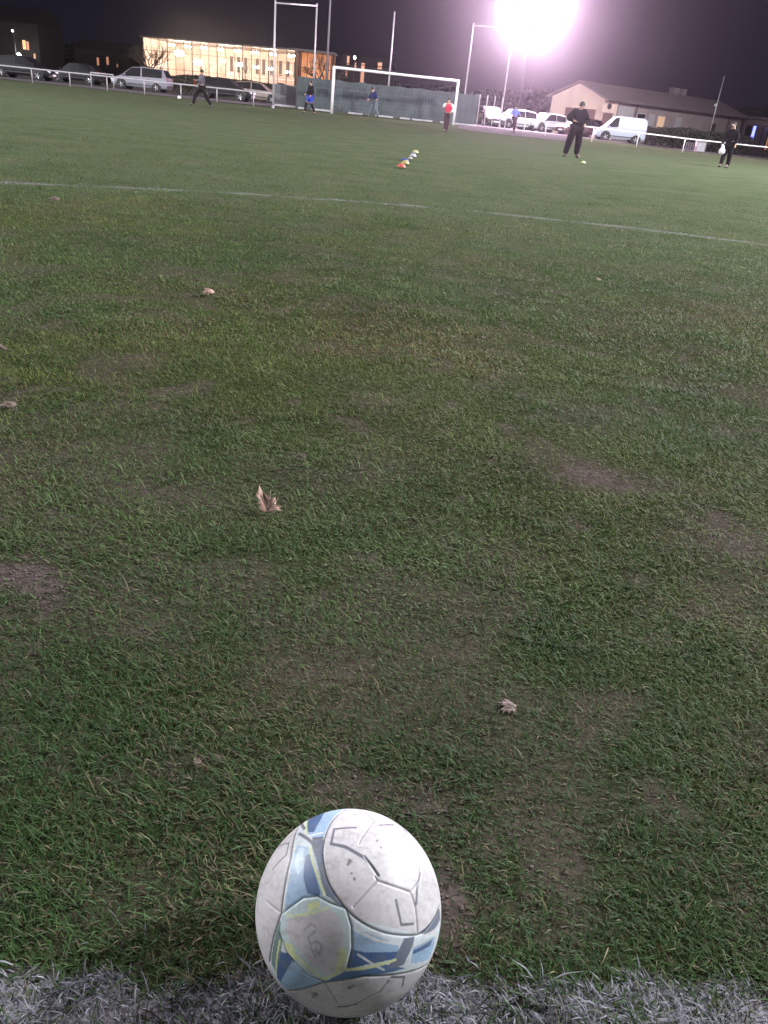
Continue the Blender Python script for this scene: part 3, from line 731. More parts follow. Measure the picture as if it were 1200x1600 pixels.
# ------------------------------------------------------------------ cars
def car(label, loc, rz, paint, Lc=4.2, Wc=1.72, Hc=1.48, kind='hatch', group='cars parked behind the rail', name='parked_car', cat='car'):
    root = empty(name, loc, rz, label, cat, group)
    h = Lc/2; w = Wc/2
    if kind == 'van': st_ = [(-h,.45,1.02,1.02,.9),(-h+.03,.28,1.05,Hc-.12,.97),(-h+.25,.26,1.05,Hc,1),(.30,.26,1.03,Hc,1),(.62,.26,1.0,Hc-.06,1),(1.28,.26,.98,1.06,.97),(h-.25,.26,.82,.86,.95),(h-.03,.3,.68,.70,.9),(h,.4,.6,.62,.84)]
    elif kind == 'mpv': st_ = [(-h,.42,.9,.92,.88),(-h+.05,.28,.95,1.05,.95),(-h+.32,.25,.95,Hc-.05,1),(-.2,.25,.92,Hc,1),(.55,.25,.90,Hc-.08,1),(1.35,.25,.86,.98,.97),(h-.3,.25,.74,.80,.95),(h-.05,.3,.60,.64,.88),(h,.4,.52,.54,.82)]
    else: st_ = [(-h,.42,.85,.88,.88),(-h+.06,.28,.9,.95,.95),(-h+.55,.25,.90,Hc-.10,1),(-.35,.25,.88,Hc,1),(.35,.25,.87,Hc-.04,1),(1.05,.25,.85,.94,.98),(h-.3,.25,.74,.78,.95),(h-.05,.3,.60,.64,.88),(h,.4,.52,.54,.82)]
    vs = []; fs = []; R = 12
    for x, zb, zt, zr, wf in st_:
        ww = w*wf; rf = ww*(.80 if zr-zt > .2 else .93)
        for y, z in ((-ww*.9, zb), (-ww*.985, zb+.12), (-ww, (zb+zt)/2), (-ww*.98, zt), (-rf, zr-.05), (-rf*.85, zr)): vs.append((x, y, z))
        for y, z in ((rf*.85, zr), (rf, zr-.05), (ww*.98, zt), (ww, (zb+zt)/2), (ww*.985, zb+.12), (ww*.9, zb)): vs.append((x, y, z))
    for i in range(len(st_)-1):
        for k in range(R): fs.append((i*R+k, i*R+(k+1) % R, (i+1)*R+(k+1) % R, (i+1)*R+k))
    fs.append(tuple(range(R))[::-1]); fs.append(tuple(range((len(st_)-1)*R, len(st_)*R)))
    MB().add(vs, fs).build('body', paint, root, bevel=.025)
    g = M('car_glass')
    def pnl(pts, off, nm='window', m_=None):
        c_ = sum((Vector(q) for q in pts), Vector())/len(pts); off = Vector(off)
        vv_ = [Vector(q).lerp(c_, .07)+off for q in pts]; vv_ += [q-off*1.5 for q in vv_]; n = len(pts)
        MB().add(vv_, [tuple(range(n)), tuple(range(n, 2*n))[::-1]]+[(i, i+n, (i+1) % n+n, (i+1) % n) for i in range(n)]).build(nm, m_ or g, root)
    S = lambda i, k: vs[i*R+k]
    spans = [(2, 3), (3, 4), (4, 5)] if kind != 'van' else [(3, 4), (4, 5)]
    for s_, kk in ((-1, (3, 4)), (1, (8, 7))):
        if kind == 'van':
            pnl([S(3,kk[0]), S(4,kk[0]), Vector(S(5,kk[0])).lerp(Vector(S(4,kk[0])), .15), Vector(S(4,kk[1])).lerp(Vector(S(5,kk[1])), .1), S(3,kk[1])], (0, s_*.018, .006))
        else:
            pnl([S(2,kk[0]), S(3,kk[0]), S(3,kk[1]), S(2,kk[1])], (0, s_*.018, .006))
            pnl([S(3,kk[0]), S(5,kk[0]), Vector(S(4,kk[1])).lerp(Vector(S(5,kk[1])), .12), S(4,kk[1]), S(3,kk[1])], (0, s_*.018, .006))
    pnl([S(4,4), S(5,4), S(5,7), S(4,7)] if False else [S(5,4), S(5,7), S(4,7), S(4,4)], (.02, 0, .02), 'windscreen')
    j = 1 if kind == 'van' else 2
    if kind == 'van': pnl([(-h-.0,-.6,1.1),(-h-.0,.6,1.1),(-h+.03,.6,Hc-.25),(-h+.03,-.6,Hc-.25)], (-.02,0,0), 'rear_window')
    else: pnl([S(1,4), S(1,7), S(2,7), S(2,4)], (-.02, 0, .015), 'rear_window')
    wr = .31; xa = h*.62
    for sx in (-xa, xa):
        for sy in (-1, 1):
            MB().lathe([(wr+.07, 0), (wr+.07, .02)], (sx, sy*(w*.985)+(-.005 if sy < 0 else -.015), .36), 24, 'y').build('wheel_arch', M('plastic_dark'), root)
            o = MB().lathe([(wr*.6, 0), (wr-.02, 0), (wr, .03), (wr, .17), (wr-.02, .2), (wr*.6, .2)], (sx, sy*w-(.165 if sy > 0 else .035), wr), 24, 'y').build('wheel', M('rubber'), root, smooth=True)
            ri = MB(); yo = sy*(w+.04)
            ri.lathe([(wr*.66, 0), (wr*.66, .012)], (sx, yo-.006-(.02*sy), wr), 20, 'y')
            for k in range(5):
                a_ = 2*PI*k/5; ri.tube([(sx, yo, wr), (sx+.19*math.cos(a_), yo, wr+.19*math.sin(a_))], .03, 5)
            ri.build('rim', M('rim_metal'), o)
    for sy in (-1, 1):
        MB().box((h-.10, sy*w*.66, .62), (.20, .32, .15), -sy*.25).build('headlight', M('lamp_clear'), root, bevel=.03)
        MB().box((-h+.05, sy*w*.80, .86 if kind != 'van' else .95), (.10, .16, .26 if kind != 'van' else .5)).build('tail_light', M('tail_red'), root, bevel=.02)
        MB().box((1.0, sy*(w+.07), 1.0), (.12, .16, .13)).build('mirror', paint, root, bevel=.03)
        for dx in ((-.1,) if kind == 'van' else (-.75, .2)): MB().box((dx, sy*(w+.005), .80), (.16, .03, .03)).build('door_handle', M('plastic_dark'), root)
        MB().box((0, sy*(w*.99), .42), (Lc*.42, .04, .06)).build('side_trim', M('plastic_dark'), root)
    MB().box((h-.04, 0, .36), (.12, Wc*.84, .2)).build('bumper', M('plastic_dark'), root, bevel=.03)
    MB().box((-h+.02, 0, .42), (.12, Wc*.86, .2)).build('bumper', M('plastic_dark'), root, bevel=.03)
    MB().box((h+.03, 0, .42), (.01, .5, .11)).build('number_plate', M('number_plate'), root)
    return root
def cpos(px, Y, ): return pos(px, Y)
car('dark car with a shining headlight behind the rail at far left edge', cpos(40, 62), 0, M('black_paint'), 4.2)
car('dark parked car half hidden between the far left car and silver car', cpos(122, 70), PI, M('black_paint'), 4.1)
car('silver people carrier parked left of the lit hall', cpos(223, 66.5), PI, M('silver_paint'), 4.3, 1.75, 1.62, 'mpv')
car('long black car parked below the lit hall behind the running man', cpos(352, 63), 0, M('black_paint'), 4.1, 1.72, 1.42)
car('beige-brown car parked just right of the long black car', cpos(402, 70), 0, M('beige_paint'), 4.3, 1.72, 1.45)
car('dark car facing the pitch behind the wire fence beside the goal', cpos(762, 71), -PI/2+.25, M('black_paint'), 4.0)
car('pale silver car behind the blue-clad runner', cpos(803, 71), PI+.55, M('pale_car_paint'), 4.1, 1.7, 1.47)
car('silver hatchback in the middle of the row left of the gabled house', cpos(851, 72), PI+.62, M('pale_car_paint'), 4.0, 1.7, 1.45)
car('dark red car behind the man in black', cpos(905, 71), PI+.5, M('red_dark_paint'), 4.1, 1.7, 1.45)
car('white panel van parked in front of the low house', cpos(965, 68), PI-.06, M('van_white'), 3.75, 1.75, 1.80, 'van', 'cars parked behind the rail', 'panel_van', 'van')

# ------------------------------------------------------------------ buildings: glazed hall
mat('hall_wall', (.52, .40, .34), .8, var=.1, scale=.6); mat('hall_floor', (.25,.15,.09), .5); mat('brick_red', (.25,.11,.07), .85, var=.25, scale=4)
mat('steel_frame', (.10,.08,.07), .5); glass_mat('hall_glass', (.93,.93,.95), .06)
mat('hall_lamp', (1,.85,.65), .3, var=0, emit=100, ecol=(1,.76,.56)); mat('hall_lamp_big', (1,.85,.65), .3, var=0, emit=150, ecol=(1,.78,.60))
mat('dark_opening', (.03,.02,.02), .5)
ha_, hb_ = pos(226, 112), pos(461, 106)
hall = empty('glazed_hall', (ha_+hb_)/2, math.atan2(hb_.y-ha_.y, hb_.x-ha_.x), 'brightly lit glass-fronted hall behind the hedge and parked cars', 'building')
LH = (hb_-ha_).length; HH = (top(pos(256,112), 64)+top(hb_, 77))/2; Z0 = 1.2; DP = 9
MB().box((0, DP/2, HH+.1), (LH+.5, DP+.5, .2)).build('roof', M('steel_frame'), hall)
MB().box((0, DP/2, Z0-.75), (LH+.3, DP+.3, 1.3)).build('plinth', M('concrete'), hall)
MB().box((0, DP, (HH+Z0)/2), (LH, .2, HH-Z0)).build('wall', M('hall_wall'), hall)
for s_ in (-1, 1): MB().box((s_*LH/2, DP/2, (HH+Z0)/2), (.2, DP-.2, HH-Z0-.01)).build('wall', M('hall_wall'), hall)
gp = MB().box((0, 0, (HH+Z0)/2), (LH-.3, .03, HH-Z0-.1)); gp.build('glass_front', M('hall_glass'), hall)
nm_ = 18
for k in range(nm_+1): MB().box((-LH/2+.1+(LH-.2)*k/nm_, -.06, (HH+Z0)/2), (.06 if k % 3 else .13, .1, HH-Z0)).build('mullion', M('steel_frame'), hall)
for z_ in (Z0+1.15, Z0+3.0): MB().box((0, -.13, z_), (LH, .04, .06)).build('transom', M('steel_frame'), hall)
dw = 0
for fx in (.36, .41, .46, .54, .585, .64, .70, .75, .80, .85, .90, .94):
    MB().box((-LH/2+LH*fx, DP-.13, Z0+2.6), (.42, .06, 1.8)).build('inner_window', M('dark_opening'), hall)
MB().box((LH*.14, DP-.14, Z0+1.35), (LH*.66, .05, .12)).build('dado_rail', M('white_paint'), hall)
mat('louver', (.45,.36,.32), .5)
lv = MB()
for k in range(9): lv.box((LH*.42, -.35, Z0+.15+k*.2), (2.9, .04, .06))
lv.build('louvre', M('louver'), hall)
rz_h = hall.rotation_euler.z
def hw(x, y, z): return hall.location + Matrix.Rotation(rz_h, 3, 'Z') @ Vector((x, y, 0)) + Vector((0, 0, z))
def lamp_pair(lab, x, y, z, s=.12, big=False, n=2):
    root = empty('hanging_lamp', hw(x, y, z), rz_h, lab, 'lamp', 'lamps hanging inside the lit hall')
    MB().box((0,0,HH-z-.02), (.5,.1,.04)).build('canopy', M('steel_frame'), root)
    for k in range(n):
        xx = (k-(n-1)/2)*.55
        MB().tube([(xx*.4,0,HH-z-.03),(xx,0,.12)], .01, 4).build('cord', M('steel_frame'), root)
        MB().lathe([(s*.35, s*.9),(s*.9, s*.35),(s, -.1*s),(s*.7,-.7*s),(s*.2,-.95*s)], (xx,0,0), 12).build('bulb', M('hall_lamp_big' if big else 'hall_lamp'), root, smooth=True)
ords = ['leftmost','second','third','fourth','fifth','sixth','seventh','rightmost']
for i, px in enumerate((264, 289, 315, 340, 366, 393, 420, 447)):
    f = (px-226)/235; lamp_pair(f'{ords[i]} warm lamp pair of the upper row in the glazed hall' if 0 < i < 7 else f'warm lamp pair at the {"left" if i == 0 else "right"} end of the upper row in the hall', -LH/2+LH*f, 1.2, HH-.5, .15)
for i, (px, dz, b_, lab) in enumerate(((266,1.25,1,'big glaring lamp cluster at the left end of the lit hall'),(296,2.1,1,'second big glaring lamp cluster, lower in the lit hall'),(336,1.7,0,'low lamp pair over the first dark inner windows of the hall'),
        (361,1.9,1,'glaring lamp at the middle of the lit hall'),(387,2.0,0,'low lamp pair right of the middle of the hall'),(408,2.05,0,'low lamp pair between the dark windows, right part of hall'),(436,2.2,0,'low lamp pair beside the tall frame\'s left post'),(455,2.0,0,'last low lamp pair at the right end of the hall'))):
    f = (px-226)/235; lamp_pair(lab, -LH/2+LH*f, 2.6, HH-dz, .32 if b_ and i < 2 else (.22 if b_ else .14), bool(b_), 2)
for fx, wts in ((.18, 3500), (.45, 3000), (.75, 3000)):
    ld = bpy.data.lights.new('hall_light', 'POINT'); ld.energy = wts*.34; ld.color = (1, .78, .56); ld.shadow_soft_size = .5; o = bpy.data.objects.new('hall_light', ld); COL.objects.link(o); o.location = hw(-LH/2+LH*fx, 3.5, HH-1.4)
# brick annex with big orange-lit windows
aa, ab = pos(463, 104), pos(514, 103); an_ = empty('brick_annex', (aa+ab)/2, 0, 'orange-lit annex with barred windows at the right end of the hall', 'building')
LA = (ab-aa).length; HA = top(aa, 80)
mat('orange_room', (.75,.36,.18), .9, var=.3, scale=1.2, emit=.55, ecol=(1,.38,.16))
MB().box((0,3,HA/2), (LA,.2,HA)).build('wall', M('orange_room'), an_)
MB().box((0,1.5,HA+.12), (LA+.4,3.6,.24)).build('roof', M('steel_frame'), an_)
MB().box((0,0,.8), (LA,.25,1.6)).build('parapet', M('brick_red'), an_)
for s_ in (-1,1): MB().box((s_*(LA/2-.1),1.4,HA/2), (.2,2.7,HA-.02)).build('side_wall', M('brick_red'), an_)
for k in range(5): MB().box((-LA/2+LA*(k+.5)/5,-.02,(HA+1.6)/2), (.07,.08,HA-1.6)).build('mullion', M('steel_frame'), an_)
for z_ in (2.5,3.8): MB().box((0,-.08,z_), (LA-.2,.04,.07)).build('transom', M('steel_frame'), an_)
# ------------------------------------------------------------------ dark houses with lit windows
mat('house_dark', (.02,.018,.018), .9, var=.2, scale=1); mat('lit_window', (1,.55,.25), .5, var=.2, scale=2, emit=1.3, ecol=(1,.45,.2)); mat('lit_window_dim', (.8,.4,.25), .5, var=.2, scale=2, emit=.45, ecol=(1,.45,.25))
def dark_house(label, px0, px1, Y, H, wins, roofh=2.0, wn='lit_window'):
    a_, b_ = pos(px0, Y), pos(px1, Y); c_ = (a_+b_)/2; root = empty('dark_house', c_, 0, label, 'building', 'dark buildings beyond the car park'); w = (b_-a_).length
    MB().box((0,4,H/2), (w,8,H)).build('wall', M('house_dark'), root)
    mat('roof_dark', (.02,.016,.016), .9)
    MB().add([(-w/2-.3,-.4,H+.01),(w/2+.3,-.4,H+.01),(w/2+.3,8.4,H+.01),(-w/2-.3,8.4,H+.01),(-w/2-.3,4,H+roofh),(w/2+.3,4,H+roofh)], [(0,1,5,4),(2,3,4,5),(0,4,3),(1,2,5),(0,3,2,1)]).build('roof', M('roof_dark'), root)
    for x0, x1, y0, y1, e in wins:
        q0 = pos((x0+x1)/2, Y); z1 = top(q0, y0); z0 = top(q0, y1) if y1 < proj(q0)[1] else 0; wd = (x1-x0)*Y/1355
        fr = MB().box((q0.x-c_.x, -.02, (z0+z1)/2+q0.z-c_.z), (wd+.16, .08, z1-z0+.16)).build('window', M('steel_frame'), root)
        MB().box((q0.x-c_.x, -.07, (z0+z1)/2+q0.z-c_.z), (wd, .05, z1-z0)).build('pane', M(e), fr)
    return root
dark_house('dark house with a tall orange-lit window at the far left edge', -40, 66, 122, 6.2, [(41,45.5,63,77,'lit_window'),(47,50,65,78,'lit_window_dim'),(56.5,59,84,91,'lit_window_dim')])
dark_house('low dark house with small dim windows left of the lit hall', 120, 205, 128, 4.0, [(154,157,90,102,'lit_window_dim'),(169,172,89,101,'lit_window_dim'),(184.5,186,100,105,'lit_window_dim')], 1.4)
dark_house('dark building with narrow glowing windows above the goal', 528, 606, 112, 5.0, [(538,541,88,101,'lit_window_dim'),(549.5,552,98,106,'lit_window_dim'),(560,565,99,133,'lit_window_dim'),(585,591,98,108,'lit_window_dim'),(537,539,110,120,'lit_window_dim')], 1.2)
def street_lamp(px, py, Y, label, s=.16, e=60, col=(1,.95,.9)):
    q = pos(px, Y); h = top(q, py); root = empty('street_lamp', q, 0, label, 'street lamp', 'small lamps among the dark buildings')
    MB().tube([(0,.3,0),(0,.3,h),(0,.1,h+.15)], [.07,.05,.04], 8).build('post', M('dark_metal'), root, smooth=True)
    MB().lathe([(s*.4,s),(s,s*.4),(s,-.2*s),(s*.5,-s)], (0,0,h), 12).build('lamp_head', mat('lamp_glow_%d' % e, (1,1,1), .3, var=0, emit=e, ecol=col), root, smooth=True)
street_lamp(27, 48, 120, 'small white lamp high at the far left', .12, 20)
street_lamp(33, 86, 120, 'bright white lamp beside the far left lit window', .25, 60)
street_lamp(59, 104, 110, 'white lamp low over the far left parked car', .20, 50)
street_lamp(549, 90, 110, 'tiny white lamp above the goal\'s left part', .14, 40)

# ------------------------------------------------------------------ gabled house at right
mat('peach_render', (.80,.60,.50), .85, var=.06, scale=.8); mat('grey_render', (.33,.26,.25), .85, var=.12, scale=1); mat('garage_door', (.22,.12,.11), .6); mat('shutter_grey', (.40,.38,.38), .6)
hc = pos(936, 77.5); yaw = math.radians(33)
hs = empty('gabled_house', hc, yaw, 'long low house with a peach gable end and tiled roof at right', 'building')
EV = 3.15; RG = 4.35; GW = 7.2
def fx(px):
    lo, hi = -5.0, 60.0
    for _ in range(50):
        m = (lo+hi)/2
        if proj((hc.x+m*math.cos(yaw), hc.y+m*math.sin(yaw), 1.5))[0] < px: lo = m
        else: hi = m
    return lo
LL = fx(1152)
# local x along the long front, local y back along the gable
vs = [(0,0,0),(LL,0,0),(LL,GW,0),(0,GW,0),(0,0,EV),(LL,0,EV),(LL,GW,EV),(0,GW,EV),(0,GW/2,RG),(LL,GW/2,RG)]
MB().add(vs, [(0,1,5,4),(1,2,6,9,5),(2,3,7,6)]).build('front_wall', M('grey_render'), hs)
MB().add([(-.01,0,0),(-.01,GW,0),(-.01,GW,EV),(-.01,GW/2,RG),(-.01,0,EV),(.2,0,0),(.2,GW,0),(.2,GW,EV),(.2,GW/2,RG),(.2,0,EV)], [(4,3,2,1,0),(5,6,7,8,9),(0,1,6,5),(1,2,7,6),(2,3,8,7),(3,4,9,8),(4,0,5,9)]).build('gable_wall', M('peach_render'), hs)
def roofslab(y0, z0, y1, z1, nm='roof'):
    th = .16
    MB().add([(-.35,y0,z0),(LL+.35,y0,z0),(LL+.35,y1,z1),(-.35,y1,z1),(-.35,y0,z0+th),(LL+.35,y0,z0+th),(LL+.35,y1,z1+th),(-.35,y1,z1+th)], [(0,3,2,1),(4,5,6,7),(0,1,5,4),(1,2,6,5),(2,3,7,6),(3,0,4,7)]).build(nm, M('roof_tile'), hs)
roofslab(-.45, EV-.14, GW/2, RG+.01); roofslab(GW+.45, EV-.14, GW/2+.001, RG+.01)
mat('gutter', (.08,.07,.07), .5); MB().tube([(-.3,-.5,EV-.08),(LL+.3,-.5,EV-.08)], .06, 6).build('gutter', M('gutter'), hs)
MB().box((-.06,GW*.42,1.15), (.10,3.9,2.3)).build('garage_door', M('garage_door'), hs)
x0_ = fx(940); x1_ = fx(952); MB().box(((x0_+x1_)/2,-.05,1.05), (x1_-x0_,.1,2.1)).build('door', M('garage_door'), hs)
MB().box(((x0_+x1_)/2,-.02,2.6), (x1_-x0_+.5,.06,.9)).build('wall_panel', M('peach_render'), hs)
MB().lathe([(.24,0),(.24,.05)], ((x0_+x1_)/2,-.11,2.65), 16, 'y').build('wall_plaque', M('plastic_dark'), hs)
MB().box((fx(956),-.08,EV/2), (.22,.16,EV-.1)).build('pillar', M('peach_render'), hs)
x0_ = fx(960); x1_ = fx(984); MB().box(((x0_+x1_)/2,-.05,1.45), (x1_-x0_,.1,2.7)).build('shutter', M('shutter_grey'), hs)
MB().tube([(fx(988),-.12,.1),(fx(988),-.12,EV-.1)], .06, 8).build('drainpipe', M('gutter'), hs)
mat('warm_pane', (.8,.55,.35), .5, var=.1, emit=.22, ecol=(1,.62,.35))
for p0, p1, e in ((992,1003,'car_glass'),(1010,1018,'shutter_grey'),(1024,1034,'warm_pane'),(1052,1060,'shutter_grey'),(1140,1146,'car_glass')):
    x_ = (fx(p0)+fx(p1))/2; ww_ = fx(p1)-fx(p0)
    o = MB().box((x_,-.03,1.75), (ww_+.18,.06,1.4)).build('window', M('shutter_grey'), hs); MB().box((x_,-.075,1.75), (ww_,.03,1.2)).build('pane', M(e), o)
MB().box((fx(1110),-.03,1.15), (fx(1114)-fx(1106),.06,2.3)).build('door', M('plastic_dark'), hs)
MB().tube([(fx(1131),-.12,.1),(fx(1131),-.12,EV-.1)], .06, 8).build('drainpipe', M('gutter'), hs)
for p_, s_ in ((1067,.8),(1080,.6)): MB().box((fx(p_)+1.9,GW/2+.3,RG+.2), (s_,.6,1.0)).build('chimney', mat('chimney_render', (.26,.20,.20), .9), hs)
# far right entrance block with blue lamp
mat('plum_wall', (.48,.33,.30), .85, var=.15, scale=1); mat('blue_glow', (.2,.25,1), .3, var=0, emit=4.5, ecol=(.13,.15,1)); mat('blind_lilac', (.38,.36,.62), .6); mat('blind_orange', (.75,.40,.22), .6, var=.1, emit=.25, ecol=(1,.5,.25))
ea, eb = pos(1150, 95), pos(1240, 95); en = empty('entrance_block', (ea+eb)/2, 0, 'low building with a blue-lit window cut by the right edge', 'building'); LE = (eb-ea).length; HE = 3.3
MB().box((0,3,HE/2), (LE,6,HE)).build('wall', M('plum_wall'), en); MB().box((0,3,HE+.15), (LE+.8,6.8,.3)).build('roof', M('roof_tile'), en)
e0 = -LE/2
def ex_(px): return pos(px, 95).x-en.location.x
def win(px0, px1, z0, z1, m_, nm='window'):
    a_, b_ = ex_(px0), ex_(px1); o = MB().box(((a_+b_)/2,-.03,(z0+z1)/2), (b_-a_+.2,.06,z1-z0+.2)).build(nm, M('dark_metal'), en); MB().box(((a_+b_)/2,-.08,(z0+z1)/2), (b_-a_,.05,z1-z0)).build('pane', m_, o)
win(1156,1163,1.1,2.6,M('car_glass')); win(1165.5,1169.5,1.2,2.7,M('blue_glow')); win(1182,1188,.8,2.7,M('blind_lilac')); win(1191,1194,.5,2.9,M('blind_orange')); win(1197,1199.5,.4,3.0,M('blind_orange'))

# low grey cabinet and pallets by the rail
q = pos(1092, 66); cb = empty('utility_cabinet', q, .1, 'pale grey utility cabinet behind the right rail, under the slim pole', 'cabinet')
MB().box((0,0,.36), (.75,.4,.72)).build('body', mat('cabinet_mauve', (.24,.19,.21), .7), cb, bevel=.02); MB().box((0,0,.75), (.85,.5,.05)).build('lid', M('concrete'), cb, bevel=.01); MB().box((-.02,-.21,.36), (.6,.02,.6)).build('door', M('galvanised'), cb)
q = pos(1076, 66.5); mat('dull_grey', (.11,.10,.11), .8)
cb = empty('crate', q, .1, 'dull crate standing left of the grey utility cabinet', 'crate')
MB().box((0,0,.03), (.8,.5,.06)).build('base', M('dull_grey'), cb)
for k in range(5): MB().box((-.36+k*.18,-.24,.3), (.08,.03,.5)).build('slat', M('dull_grey'), cb)
for s_ in (-1,1): MB().box((0,s_*.22,.57), (.8,.04,.05)).build('top_rail', M('dull_grey'), cb)

# ------------------------------------------------------------------ hedges, trees
def leaf_mat(name, a, b_):
    m = bpy.data.materials.new(name); m.use_nodes = True; t = m.node_tree; p = t.nodes['Principled BSDF']; g = t.nodes.new('ShaderNodeNewGeometry')
    r = t.nodes.new('ShaderNodeValToRGB'); r.color_ramp.elements[0].color = a; r.color_ramp.elements[1].color = b_
    t.links.new(g.outputs['Random Per Island'], r.inputs[0]); t.links.new(r.outputs[0], p.inputs['Base Color']); p.inputs['Roughness'].default_value = .6; MATS[name] = m; return m
leaf_mat('hedge_leaf', (.018,.022,.014,1), (.055,.055,.035,1)); mat('bark', (.07,.05,.04), .9, var=.3, scale=10, bump=.5)
def hedge(label, a_, b_, h0, h1, depth, n):
    root = empty('hedge', (a_+b_)/2, 0, label, 'hedge'); u = b_-a_; ln = u.length; u.normalize(); nn = Vector((-u.y, u.x, 0))
    c = RNG.random((n, 3)); f = c[:, 0]; hh = (h0*(1-f)+h1*f)*(.80+.30*fbm(f*ln, f*0, .9, 3))
    z = hh*np.sqrt(c[:, 1]); ed = 1-np.clip((z/hh-.75)*2, 0, .5); y = (c[:, 2]-.5)*depth*ed
    P = np.array(a_)[None]+np.outer(f*ln, np.array(u))+np.outer(y, np.array(nn))-np.array(root.location)[None]; P[:, 2] += z
    s_ = (.06+.08*RNG.random(n))[:, None]; A = RNG.normal(size=(n, 3)); A /= np.linalg.norm(A, axis=1)[:, None]; B = np.cross(A, RNG.normal(size=(n, 3))); B /= np.linalg.norm(B, axis=1)[:, None]
    V = np.stack([P-A*s_, P-B*s_*.5, P+A*s_, P+B*s_*.5], 1).reshape(-1, 3); k = np.arange(n)*4
    me = np_mesh('foliage', V, [np.stack([k, k+1, k+2, k+3], 1)], [M('hedge_leaf')]); o = bpy.data.objects.new('foliage', me); COL.objects.link(o); o.parent = root
    st = MB()
    for i in range(int(ln/.8)): q = a_+u*(i*.8+.3)-root.location; st.tube([q, q+Vector((random.uniform(-.2,.2),random.uniform(-.1,.1),min(h0,h1)*.6))], [.04,.02], 5)
    st.build('stems', M('bark'), root)
    return root
hedge('long dark hedge below the lit hall behind the parked cars', pos(258, 80), pos(462, 80), 1.55, 1.6, 1.2, 20000)
hedge('dark clipped hedge in front of the low house, right of the white van', pos(1003, 71), pos(1165, 73), 1.55, 1.5, 1.2, 16000)

def bare_tree(label, loc, h, spread=.5, n0=7, dep=4, r=.12, seed=1, grp='bare trees near the hall', lean=0):
    rnd = random.Random(seed); root = empty('bare_tree', loc, 0, label, 'tree', grp)
    th = h*.38; MB().tube([(0,0,-.05),(.05+lean*.3,0,th*.5),(lean,0,th)], [r,r*.8,r*.65], 8).build('trunk', M('bark'), root, smooth=True)
    br = MB()
    def grow(p, d, ln, rr, k):
        mid = p+d*ln*.5+Vector((rnd.uniform(-1,1),rnd.uniform(-1,1),rnd.uniform(-.3,.6)))*ln*.08; e = p+d*ln+Vector((0,0,ln*.05)); br.tube([p,mid,e], [rr,rr*.8,rr*.6], 5, cap=False)
        if k == 0: return
        for _ in range(3 if k > 1 else 2):
            nd = (d+Vector((rnd.uniform(-1,1),rnd.uniform(-1,1),rnd.uniform(-.35,.7)))*.75).normalized(); grow(p.lerp(e, rnd.uniform(.55,1)), nd, ln*rnd.uniform(.55,.8), rr*.55, k-1)
    for i in range(n0):
        a_ = 2*PI*i/n0+rnd.uniform(-.3,.3); grow(Vector((lean,0,th*rnd.uniform(.75,1))), Vector((math.cos(a_)*spread,math.sin(a_)*spread,rnd.uniform(.5,1))).normalized(), h*.30, r*.45, dep)
    br.build('crown', M('bark'), root)
    return root
q = pos(234, 100); bare_tree('gnarled bare tree at the left corner of the lit hall', q, top(q, 60), .8, 7, 4, .22, 3)
q = pos(252, 103); bare_tree('second bare tree close to the hall\'s left corner, slimmer', q, top(q, 62), .4, 4, 3, .12, 5)
q = pos(506, 96); bare_tree('bare tree before the orange-lit annex by the goal', q, top(q, 80), .8, 7, 4, .2, 9)
for i, (px, w_) in enumerate(((318,'the hall\'s left third'),(349,'the middle of the hall'),(376,'the hall right of its middle'),(386,'the hall\'s right half, nearer the tall frame'))):
    q = pos(px, 99); bare_tree(f'thin young bare tree standing before {w_}', q, top(q, 78+i*3), .25, 3, 2, .06, 20+i)
# far-off wood closing the horizon
def wood():
    n = 60000; f = RNG.random(n); x = -150+300*f; hh = 5.5*(.5+fbm(x, x*0, .12, 4)*.9); z = hh*RNG.random(n)**.7; y = 150+12*RNG.random(n)
    P = np.stack([x, y, z+.3], 1); s_ = (.35+.4*RNG.random(n))[:, None]; A = RNG.normal(size=(n, 3)); A /= np.linalg.norm(A, axis=1)[:, None]; B = np.cross(A, RNG.normal(size=(n, 3))); B /= np.linalg.norm(B, axis=1)[:, None]
    V = np.stack([P-A*s_, P-B*s_*.6, P+A*s_, P+B*s_*.6], 1).reshape(-1, 3); k = np.arange(n)*4; leaf_mat('wood_leaf', (.003,.0035,.0025,1), (.009,.009,.006,1))
    o = bpy.data.objects.new('wood', np_mesh('wood', V, [np.stack([k, k+1, k+2, k+3], 1)], [M('wood_leaf')])); COL.objects.link(o); tag(o, 'dark far-off wood on the horizon behind the buildings', 'wood', kind='stuff')
wood()

